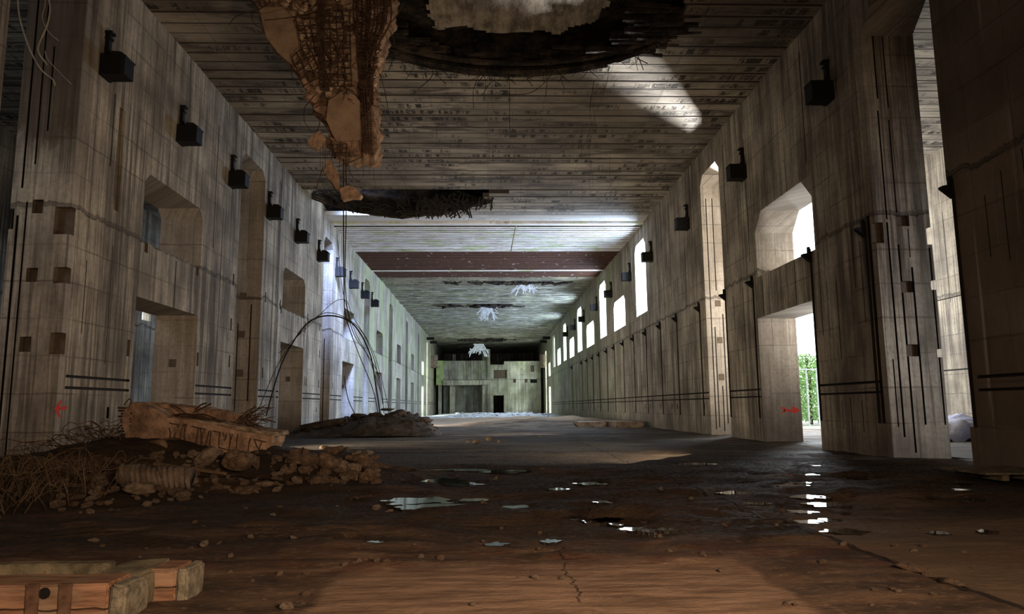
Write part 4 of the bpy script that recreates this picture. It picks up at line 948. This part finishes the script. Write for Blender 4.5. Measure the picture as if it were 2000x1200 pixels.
# front crater: sagging rim of broken planks
def rimz(x): t = (x - 1.05) / 5.8; return H - .05 - .30 * max(0, 1 - t * t)
def rimy(x): t = (x - 1.05) / 5.8; return 25.6 + 2.7 * math.sqrt(max(0, 1 - t * t * .98)) - .7
rim = MB((1, 26, H))
for j in range(13):
    off = rr.uniform(-.8, .35); xa = -4.6 + rr.uniform(0, 2.0); xb = 6.7 - rr.uniform(0, 2.4); dz = rr.uniform(-.1, .25); wd = rr.uniform(.05, .14)
    xs_ = np.linspace(xa, xb, 16)
    rim.tube([(x, rimy(x) + off, rimz(x) + dz + .04 * mnoise.noise((x * 2, j, 0))) for x in xs_], wd, 5)
for j in range(130):
    th = rr.uniform(-.15, math.pi + .15) if rr.random() < .75 else rr.uniform(-.5, .2) + (math.pi if rr.random() < .5 else 0)
    x = 1.05 + 5.75 * math.cos(th) + rr.uniform(-.9, .4) * math.copysign(1, math.cos(th)); y = 25.4 + 2.6 * math.sin(th) + rr.uniform(-.9, .1); L_ = rr.uniform(.3, 1.3)
    z = H - rr.uniform(-.3, .12); rim.tube([(x - L_, y, z + rr.uniform(-.08, .08)), (x, y + rr.uniform(-.05, .05), z), (x + L_, y, z + rr.uniform(-.08, .08))], rr.uniform(.04, .13), 4)
o = rim.build('sagging_rim', M['crater']); tag(o, 'sagging dark rim of broken planks round the front ceiling crater', 'broken planks', None, 'stuff')
lst = []
for i in range(46):
    x = -4.2 + 10.4 * rr.random(); y = rimy(x) + rr.uniform(-.5, .1); z = rimz(x); L_ = rr.uniform(.3, .9) * (1.5 if rr.random() < .2 else 1)
    lst.append([(x, y, z), (x + rr.uniform(-.15, .15), y + rr.uniform(-.1, .1), z - L_ * .5), (x + rr.uniform(-.5, .5), y, z - L_)])
strands('hanging_rebar', lst, (.008, .018), M['wire'], 'thin bent rods hanging from the rim of the front ceiling crater', 'rebar')
lst = []
for i in range(60):
    x = -2.2 + 5.0 * rr.random(); y = rimy(x) - rr.uniform(0, .4); z = rimz(x) + rr.uniform(-.05, .25); lst.append([(x, y, z), (x + .02, y, z - rr.uniform(.08, .3))])
for px0, py0, px1, py1, px2, py2 in ((940, 140, 925, 175, 925, 213), (965, 140, 955, 165, 940, 188), (1085, 138, 1040, 180, 980, 185), (1065, 120, 1068, 160, 1066, 190), (1085, 135, 1098, 148, 1112, 160), (748, 0, 742, 60, 745, 75), (795, 0, 770, 50, 742, 78), (765, 0, 766, 60, 764, 130), (820, 0, 800, 30, 780, 48), (730, 0, 715, 35, 700, 60), (935, 138, 948, 155, 945, 190), (995, 140, 995, 200, 996, 258), (1160, 160, 1155, 190, 1152, 215)):
    lst.append([at(px0, py0, 26.6), at(px1, py1, 26.4), at(px2, py2, 26.5)])
strands('dangling_wire', lst, .013, M['wire'], 'longer curled wires dangling from the front ceiling crater', 'wire')
# left rear crater: curtain of rods
def r2(px): return np.interp(px, [590, 640, 700, 780, 860, 905, 940, 975], [378, 398, 415, 425, 418, 402, 398, 388])
lst = []
for i in range(210):
    px = 600 + 300 * rr.random(); yb = r2(px); a_ = at(px, yb - rr.uniform(8, 42), 46 + rr.uniform(0, 3)); lst.append([a_, at(px + rr.uniform(10, 50), yb - rr.uniform(6, 20), 47 + rr.uniform(0, 1)), at(min(960, px + rr.uniform(30, 90)), r2(min(960, px + 60)) - rr.uniform(0, 10), 47)])
for i in range(90):
    px = 820 + 95 * rr.random(); a_ = at(px, 378 + rr.uniform(0, 25), 46.5); lst.append([a_, at(px + rr.uniform(-12, 10), 400 + rr.uniform(-5, 12), 46.5), at(px + rr.uniform(-16, 12), 412 + rr.uniform(0, 17), 46.6)])
for i in range(12):
    px = 935 + 35 * rr.random(); lst.append([at(px, 385, 46.6), at(px - 3, 395, 46.6), at(px - 5 + rr.uniform(-4, 4), 403 + rr.uniform(0, 9), 46.6)])
strands('hanging_rebar', lst, (.02, .06), M['wire'], 'dark curtain of torn rods hanging from the left rear ceiling crater', 'rebar')
b = MB(tuple(at(760, 410, 47)))
for j in range(9):
    d_ = j * 4.2; b.tube([at(px, r2(px) - d_ + rr.uniform(-1.2, 1.2), 47.2) for px in np.linspace(600 + j * 4, 890 - j * 3, 26)], .10, 5)
o = b.build('sagging_rim', M['crater']); tag(o, 'sagging black edge of the left rear ceiling crater', 'broken planks', None, 'stuff')
# white strands farther back
def spray(px, py, Y, w, hgt, n, label, seed):
    q_ = random.Random(seed); lst = []
    for i in range(n):
        x = px + q_.uniform(-.25, .25) * w; e = px + q_.uniform(-.5, .5) * w
        lst.append([at(x, py, Y), at((x + e) / 2, py + hgt * q_.uniform(.2, .5), Y), at(e, py + hgt * q_.uniform(.35, 1), Y)])
    strands('hanging_strands', lst, (.035, .075) if Y < 110 else (.06, .14), M['white_wire'], label, 'strands')
spray(1025, 552, 81, 55, 26, 26, 'white crusted strands hanging right of the middle of the far ceiling', 1)
spray(952, 598, 100, 44, 30, 34, 'white crusted strands hanging below the far ceiling crater', 2)
spray(935, 672, 150, 42, 26, 34, 'farthest white strands hanging before the end building', 3)
for (cx_, cy_, Y, w, hh_, seed, lab) in ((1010, 547, 79.5, 7, 1.6, 31, 'torn dark edge above the nearer white strands'), (955, 592, 98, 11, 3, 35, 'black torn edge of the far ceiling crater'), (940, 668, 149, 13, 5, 38, 'farthest torn edge in the ceiling')):
    q_ = random.Random(seed); c_ = at(cx_, cy_, Y); c_.z = H - .03; b = MB(tuple(c_))
    for i in range(30):
        x = q_.gauss(0, .33) * w; b.tube([(c_.x + x + q_.uniform(-2, 2), c_.y + q_.uniform(-.5, .5) * hh_, H - .02), (c_.x + x, c_.y + q_.uniform(-.5, .5) * hh_, H - .22), (c_.x + x + q_.uniform(-2, 2), c_.y + q_.uniform(-.5, .5) * hh_, H - .05)], q_.uniform(.06, .2), 4)
    o = b.build('torn_edge', M['crater']); tag(o, lab, 'broken planks', None, 'stuff')

# cables
def cable(name, pts, r, mat, label, cat='cable'):
    b = MB(tuple(pts[0])); b.tube(curve(pts, 8), r, 6); o = b.build(name, mat); return tag(o, label, cat)
cable('cable', [at(672, 262, 22), at(671, 400, 22.5), at(672, 560, 24), at(676, 620, 28), at(700, 690, 33), at(728, 760, 38), at(738, 805, 41)], .022, M['wire'], 'long dark cable hanging from the torn concrete down to the dark pile')
cable('cable', [at(676, 262, 22.1), at(676, 420, 22.5), at(675, 570, 25), at(690, 650, 30), at(722, 700, 36), at(742, 740, 38), at(750, 806, 41)], .018, M['wire'], 'second thinner cable hanging beside the long dark cable')
cable('bent_rod', [at(520, 812, 37), at(540, 740, 37.5), at(560, 690, 38), at(600, 632, 38.5), at(645, 617, 39), at(690, 634, 39.5), at(722, 690, 40), at(735, 760, 40.5), at(742, 806, 41)], .04, M['wire'], 'thick dark rod bent into a high arch over the dark pile', 'rod')
cable('bent_rod', [at(505, 800, 37), at(550, 700, 38), at(610, 626, 38.5), at(650, 612, 39), at(700, 640, 39.5), at(730, 700, 40), at(748, 790, 41)], .02, M['wire'], 'thin rod arching just above the thick bent rod', 'rod')
cable('bent_rod', [at(545, 690, 38), at(600, 640, 38.5), at(650, 592, 39), at(676, 588, 39.5), at(690, 620, 40), at(730, 690, 40.5), at(760, 800, 42)], .016, M['wire'], 'uppermost thin rod of the arch over the dark pile', 'rod')
cable('cable', [at(660, 470, 45), at(668, 560, 45), at(690, 640, 44), at(720, 700, 43), at(745, 770, 42.5)], .02, M['wire'], 'slack cable swinging from the upper left wall to the pile')
cable('cable', [at(672, 735, 50), at(680, 780, 48), at(700, 822, 42.6)], .03, M['wire'], 'short drooping cable at the blue lit doorway')
for pts, lab in (([(35, 0), (40, 40), (58, 95), (80, 135), (103, 155), (108, 168)], 'pale cable curling down before the left pier'), ([(96, 0), (98, 20), (92, 50), (76, 88), (77, 105), (93, 127)], 'second pale cable kinked before the left pier'), ([(88, 10), (83, 35), (95, 62), (115, 80)], 'short fine pale cable at the top of the left pier'), ([(88, 100), (95, 118), (120, 145), (140, 165)], 'fine slanting cable low before the left pier')):
    cable('pale_cable', [at(*p_, 19.6) for p_ in ([(pts[0][0], -20)] + pts if pts[0][1] < 12 else pts)], .022 if len(pts) > 5 else .011, M['pale_cable'], lab)
cable('rod', [at(965, 445, 55), at(1005, 437, 54)], .05, M['pale_cable'], 'thin slanting lath under the whitewashed ceiling ribs', 'rod')
cable('rod', [at(1008, 440, 54), at(1002, 470, 54.2), at(998, 492, 54.4)], .05, M['pale_cable'], 'pale rod hanging down from the whitewashed ceiling ribs', 'rod')
lst = []
for i in range(26):
    px = rr.choice([745, 775, 812, 850, 890, 965, 1010, 1140, 1160, 1200]) + rr.uniform(-12, 12); Y = rr.uniform(28, 44); p_ = at(px, 200, Y); z0 = H; lst.append([(p_.x, Y, z0), (p_.x + rr.uniform(-.05, .05), Y, z0 - rr.uniform(.3, .9)), (p_.x + rr.uniform(-.1, .1), Y, z0 - rr.uniform(.9, 1.8))])
strands('ceiling_wires', lst, .006, M['wire'], 'hair-thin wires hanging from the middle of the plank ceiling', 'wire')

# ------------------------------------------------------------------ timber frame in the foreground
tf = empty('timber_frame', (-4.0, 6.2, 0), 'heavy reddish timber frame with steel straps in the left foreground', 'timber')
O_ = Vector((-4.0, 6.2, 0))
def tb(name, x0, x1, y0, y1, z0, z1, mat, parent=None, org=None, bev=.012, wob=.01):
    org = org or Vector(((x0 + x1) / 2, (y0 + y1) / 2, (z0 + z1) / 2))
    bm = bmesh.new(); bmesh.ops.create_cube(bm, size=1)
    for v in bm.verts: v.co = Vector((v.co.x * (x1 - x0), v.co.y * (y1 - y0), v.co.z * (z1 - z0)))
    if bev: bmesh.ops.bevel(bm, geom=bm.edges[:], offset=bev, segments=2, affect='EDGES')
    bmesh.ops.subdivide_edges(bm, edges=[e for e in bm.edges if e.calc_length() > .2], cuts=6, use_grid_fill=True)
    for v in bm.verts: v.co += mnoise.noise_vector(v.co * 3 + Vector((x0, y0, 0))) * wob
    me = bpy.data.meshes.new(name); bm.to_mesh(me); bm.free(); o = link(name, me, mat, parent); o.location = org - (O_ if parent is tf else Vector((0, 0, 0))); return o
PX0 = at(0, 1120, 5.75); e1 = at(240, 1120, 5.75)
tb('front_beam', -5.6, e1.x - .10, 5.75, 6.12, -.06, .30, M['timber'], tf)
tb('beam_end', e1.x - .10, e1.x + .02, 5.75, 6.14, -.06, .29, M['endgrain'], tf, None, .02, .03)
e2 = at(372, 1100, 6.5)
tb('rear_beam', e2.x - .62, e2.x - .09, 6.42, 6.78, -.04, .265, M['timber'], tf)
tb('beam_end', e2.x - .09, e2.x + .01, 6.42, 6.79, -.04, .262, M['endgrain'], tf, None, .02, .02)
tb('side_board', -5.9, e2.x - .9, 6.9, 7.05, -.02, .22, M['moss_top'], tf)
tb('top_board', -5.9, -4.05, 5.72, 6.05, .30, .335, M['moss_top'], tf, None, .005)
tb('cross_beam', e1.x - .42, e1.x - .06, 6.13, 6.80, -.02, .28, M['moss_top'], tf, None, .03, .02)
for pxs in (63, 127):
    xx = at(pxs, 1150, 5.73).x; o = tb('strap', xx - .045, xx + .045, 5.725, 5.76, -.06, .31, M['strap'], tf, None, .004, .003)
b = MB(tuple(O_)); p_ = at(86, 1160, 5.74); b.tube([p_, p_ + Vector((0, .012, 0))], .042, 12); b.build('bolt_hole', M['black'], tf)
for pxs in (256, 270):
    xx = at(pxs, 1120, 6.38).x; tb('post', xx - .022, xx + .022, 6.36, 6.45, -.02, .28, M['strap'], tf, None, .004, .003)
# pallet at the right pier
pa = empty('wooden_pallet', (11.0, 15.6, 0), 'low dusty wooden pallet lying at the foot of the right hand pier', 'pallet')
O2 = pa.location.copy()
for nm, x0, x1, y0, y1, z0, z1 in (('top_board', 10.1, 11.8, 14.6, 16.3, .13, .17), ('block', 10.5, 10.65, 14.7, 16.2, .0, .13), ('block', 11.1, 11.25, 14.7, 16.2, .0, .13), ('block', 11.6, 11.75, 14.7, 16.2, .0, .13)):
    b = MB(tuple(O2)); b.box(x0, x1, y0, y1, z0, z1); b.build(nm, M['moss_top'], pa)
# kerb blocks in the distance on the right
for x0, x1, y0, y1, z1, lab in ((6.9, 8.9, 55, 59, .38, 'low brown concrete kerb block in the distance, left one of two'), (9.15, 11.4, 53, 60, .42, 'low brown concrete kerb block in the distance beside the right wall')):
    b = MB(((x0 + x1) / 2, y0, 0)); b.box(x0, x1, y0, y1, -.05, z1); b.box(x0 + .1, x1 - .2, y0 - .5, y0, -.05, z1 * .4); tag(b.build('kerb_block', M['rock2']), lab, 'concrete block', 'kerb blocks')
# lime rubble far back
for i in range(60):
    x = RR.uniform(-6, 10); y = RR.uniform(100, 140); rock('lime_rubble', (x, y, zf(x, y) + .05), RR.uniform(.15, .5), 'w', 'white lime rubble lump on the far floor', 'rubble', 'white rubble on the far floor', asp=(1.2, 1, .5))

# ------------------------------------------------------------------ end building
EB = wall_concrete('mottled_end_wall_concrete', (.46, .46, .38), (.10, .10, .075), 1.1); EBL = wall_concrete('pale_end_wall_concrete', (.72, .71, .56), (.26, .26, .19), .8)
g = G('moss_green_concrete'); n = g.noise(None, .8, 8, .7); MOSS = g.out(g.mix(g.ss(n, .35, .65), (.20, .25, .11), (.42, .50, .22)), .9, n, .05)
e = empty('end_structure', (-5.6, 155, 0), 'raised concrete box on pillars at the left of the far end wall', 'building'); OE = e.location.copy()
def eb(name, mat, *boxes, parent=e, org=OE):
    b = MB(tuple(org))
    for q_ in boxes: b.box(*q_)
    return b.build(name, mat, parent)
eb('upper_box', EB, (-9.8, -.35, 155, 160, 7.3, 11.5)); eb('upper_box', MOSS, (-11.3, -9.8, 154.98, 160, 6.3, 11.55))
eb('ledge', EBL, (-9.8, -.35, 154.7, 160, 6.25, 7.3))
eb('pillar', EBL, (-8.5, -7.4, 157.5, 158.5, 0, 6.25)); eb('pillar', EBL, (-1.4, -.4, 155.3, 156.2, 0, 6.25)); eb('pillar', EBL, (-10.9, -10.2, 156, 157, 0, 6.3)); eb('inner_wall', EB, (-10, -.35, 159.2, 159.6, 0, 6.3)); eb('inner_wall', EB, *[(x, x + .12, 159.1, 159.2, 0, 6.2) for x in (-7, -5, -3.2)])
eb('post', EBL, (-8.3, -7.6, 165, 165.7, 11.5, 13.6)); eb('post', EB, (-1.4, -.35, 156, 158, 11.5, 14.3))
e2_ = empty('end_wall', (5.4, 155, 0), 'pale concrete end wall with a dark doorway at the far right', 'building'); OF = e2_.location.copy()
mb = MB(tuple(OF)); V0 = len(mb.v)
relief(mb, 1, 155, 1, .3, 11.2, -.3, 11.3, [(.95, 3.2, 0, 4.0, None, 3), (1.1, 3.9, 7.6, 9.45, .35, 2), (5.2, 5.8, 6.7, 7.5, .3, 2), (7.7, 8.3, 6.7, 7.5, .3, 2), (8.9, 10.4, 6.6, 7.4, .4, 1), (9.0, 9.8, 9.0, 10.4, .3, 2), (.3, 3.3, 10.6, 11.3, None, 0), (9.3, 9.5, 10.7, 10.95, .2, 1), (7, 7.15, 10.7, 10.9, .1, 1), (7, 7.15, 9.5, 9.7, .1, 1), (7, 7.15, 8.3, 8.5, .1, 1)], .6)
mb.v = [tuple(Vector(v) - OF) for v in mb.v]
o = mb.build('wall_panel', [EBL, M['slot'], M['pocket'], EBL], e2_)
b = MB(tuple(OF)); b.box(3.2, 3.9, 154.5, 155.0, -.1, 4.3); b.box(.9, 3.9, 154.7, 155.0, 4.0, 4.3); b.build('door_surround', EBL, e2_)
b = MB(tuple(OF)); b.box(-.3, .3, 154.6, 156, 0, 13.9); b.build('corner_pier', EB, e2_)
# small brackets near the far ceiling and hanging boxes beside the end building
for sx, lab in ((-1, 'left'), (1, 'right')):
    for k_i, yy in enumerate((137, 145)):
        b = MB((sx * (W - .7), yy, 14.6)); b.box(min(sx * W, sx * (W - 1.4)), max(sx * W, sx * (W - 1.4)), yy, yy + .6, 14.4, 14.9); tag(b.build('wall_bracket', M['black']), f'small black bracket under the far {lab} ceiling edge, {"nearer" if k_i == 0 else "farther"} of two', 'bracket', 'far brackets')
    b = MB((sx * 11.0, 148, 10)); b.box(min(sx * W, sx * (W - 1.3)), max(sx * W, sx * (W - 1.3)), 147.5, 148.8, 9.6, 12.2); tag(b.build('wall_box', M['rock2']), f'brown box fixed to the {lab} wall before the end building', 'box', 'boxes before the end building')

# ------------------------------------------------------------------ outside and aisle things
def bush(px, py, Y, s, label, seed):
    q_ = random.Random(seed); c_ = at(px, py, Y); c_.z = 0; b = empty('tree', c_, label, 'tree', 'trees outside the doorway')
    t_ = MB(tuple(c_)); t_.tube([c_, c_ + Vector((.1, 0, s * .6)), c_ + Vector((-.1, 0, s))], .12, 6); t_.build('trunk', M['bark'], b)
    f_ = MB(tuple(c_)); vs = []; fs = []
    for i in range(2600):
        a = q_.uniform(0, 6.28); r = s * .38 * math.sqrt(q_.random()); zz = q_.uniform(.05, 1.05) * s; p_ = c_ + Vector((math.cos(a) * r, math.sin(a) * r, zz)); u_ = Vector((q_.gauss(0, 1), q_.gauss(0, 1), q_.gauss(0, 1))).normalized() * .13; w_ = u_.cross(Vector((q_.gauss(0, 1), q_.gauss(0, 1), q_.gauss(0, 1)))).normalized() * .08
        k = len(vs); vs += [p_ - u_, p_ + w_, p_ + u_, p_ - w_]; fs.append((k, k + 1, k + 2, k + 3))
    f_.add(vs, fs); f_.build('foliage', M['leaf'], b)
bush(1577, 700, 56, 5.2, 'leafy green tree outside the right doorway, left one', 1); bush(1592, 700, 60, 5.0, 'leafy green tree outside the right doorway, right one', 2)
fn = empty('fence', (25.5, 52, 0), 'pale post fence standing outside the right doorway', 'fence'); OFN = fn.location.copy()
for i in range(9):
    b = MB(tuple(OFN)); x = 21 + i * .75; b.tube([(x, 52, 0), (x, 52, 4.2)], .06, 6); b.build('post', M['fence'], fn)
b = MB(tuple(OFN)); b.tube([(20.8, 52, 4.1), (27.2, 52, 4.1)], .05, 6); b.build('rail', M['fence'], fn)
# tarpaulin bundle in the right aisle
bm = bmesh.new(); bmesh.ops.create_grid(bm, x_segments=30, y_segments=24, size=1)
for v in bm.verts:
    x, y = v.co.x, v.co.y; v.co = Vector((x * 2.2, y * 1.6, .05 + .95 * max(0, 1 - x * x) * max(0, 1 - y * y) ** .6 + .34 * mnoise.noise((x * 3, y * 2.4, 0)) + .12 * mnoise.noise((x * 8, y * 7, 1))))
bmesh.ops.solidify(bm, geom=bm.faces[:], thickness=.03)
me = bpy.data.meshes.new('tarpaulin'); bm.to_mesh(me); bm.free(); o = link('tarpaulin', me, M['tarp'], None, True); p_ = at(1868, 858, 31); o.location = (p_.x, 31, .0); tag(o, 'crumpled pale blue tarpaulin heaped in the right aisle', 'tarpaulin')
# aisle lights: daylight at the openings, plus added fill inside the aisles
area('aisle_day_fill', (19, 46.5, 7), (19, 30, 5), 10, 12, 5500, (.9, .95, 1.0))
area('aisle_day_fill', (20, 25, 6), (12.7, 38.4, 7), 4, 5, 700, (1.0, .95, .86), 60)  # fill added to brighten the jamb of the tall opening
area('aisle_day_fill', (18.5, 12, 3), (12.9, 21, 3), 3, 3, 120, (.8, .88, 1.0), 80)  # fill added for the end face of the right pier
area('aisle_day_fill', (-19, 70, 9), (-19, 40, 4), 6, 6, 500, (.7, .82, 1.0))  # cool fill added inside the left aisle
area('aisle_day_fill', (-18.5, 130, 7), (-8, 146, 5), 8, 8, 9500, (.8, .95, .92))
area('aisle_day_fill', (17.5, 140, 6), (9, 146, 5), 8, 8, 12000, (.8, .95, .92))
area('aisle_day_fill', (-19, 12, 11), (-23, 34, 8), 4, 4, 350, (.8, .9, 1.0))
area('aisle_day_fill', (17.6, 26.0, .5), (8.2, 31.5, 15.5), 1.6, 1.6, 160, (.95, .98, 1.0), 60)  # fill added for the window jamb
area('aisle_day_fill', (21, 48, 5), (8.8, 32.6, 15.5), 3.0, 1.6, 3600, (.95, .98, 1.0), 40)
area('crater_daylight', (-8.2, 48.4, 15.9), (-12.3, 70, 1.5), 2.6, 2.4, 2300, (.36, .52, 1.0), 60)
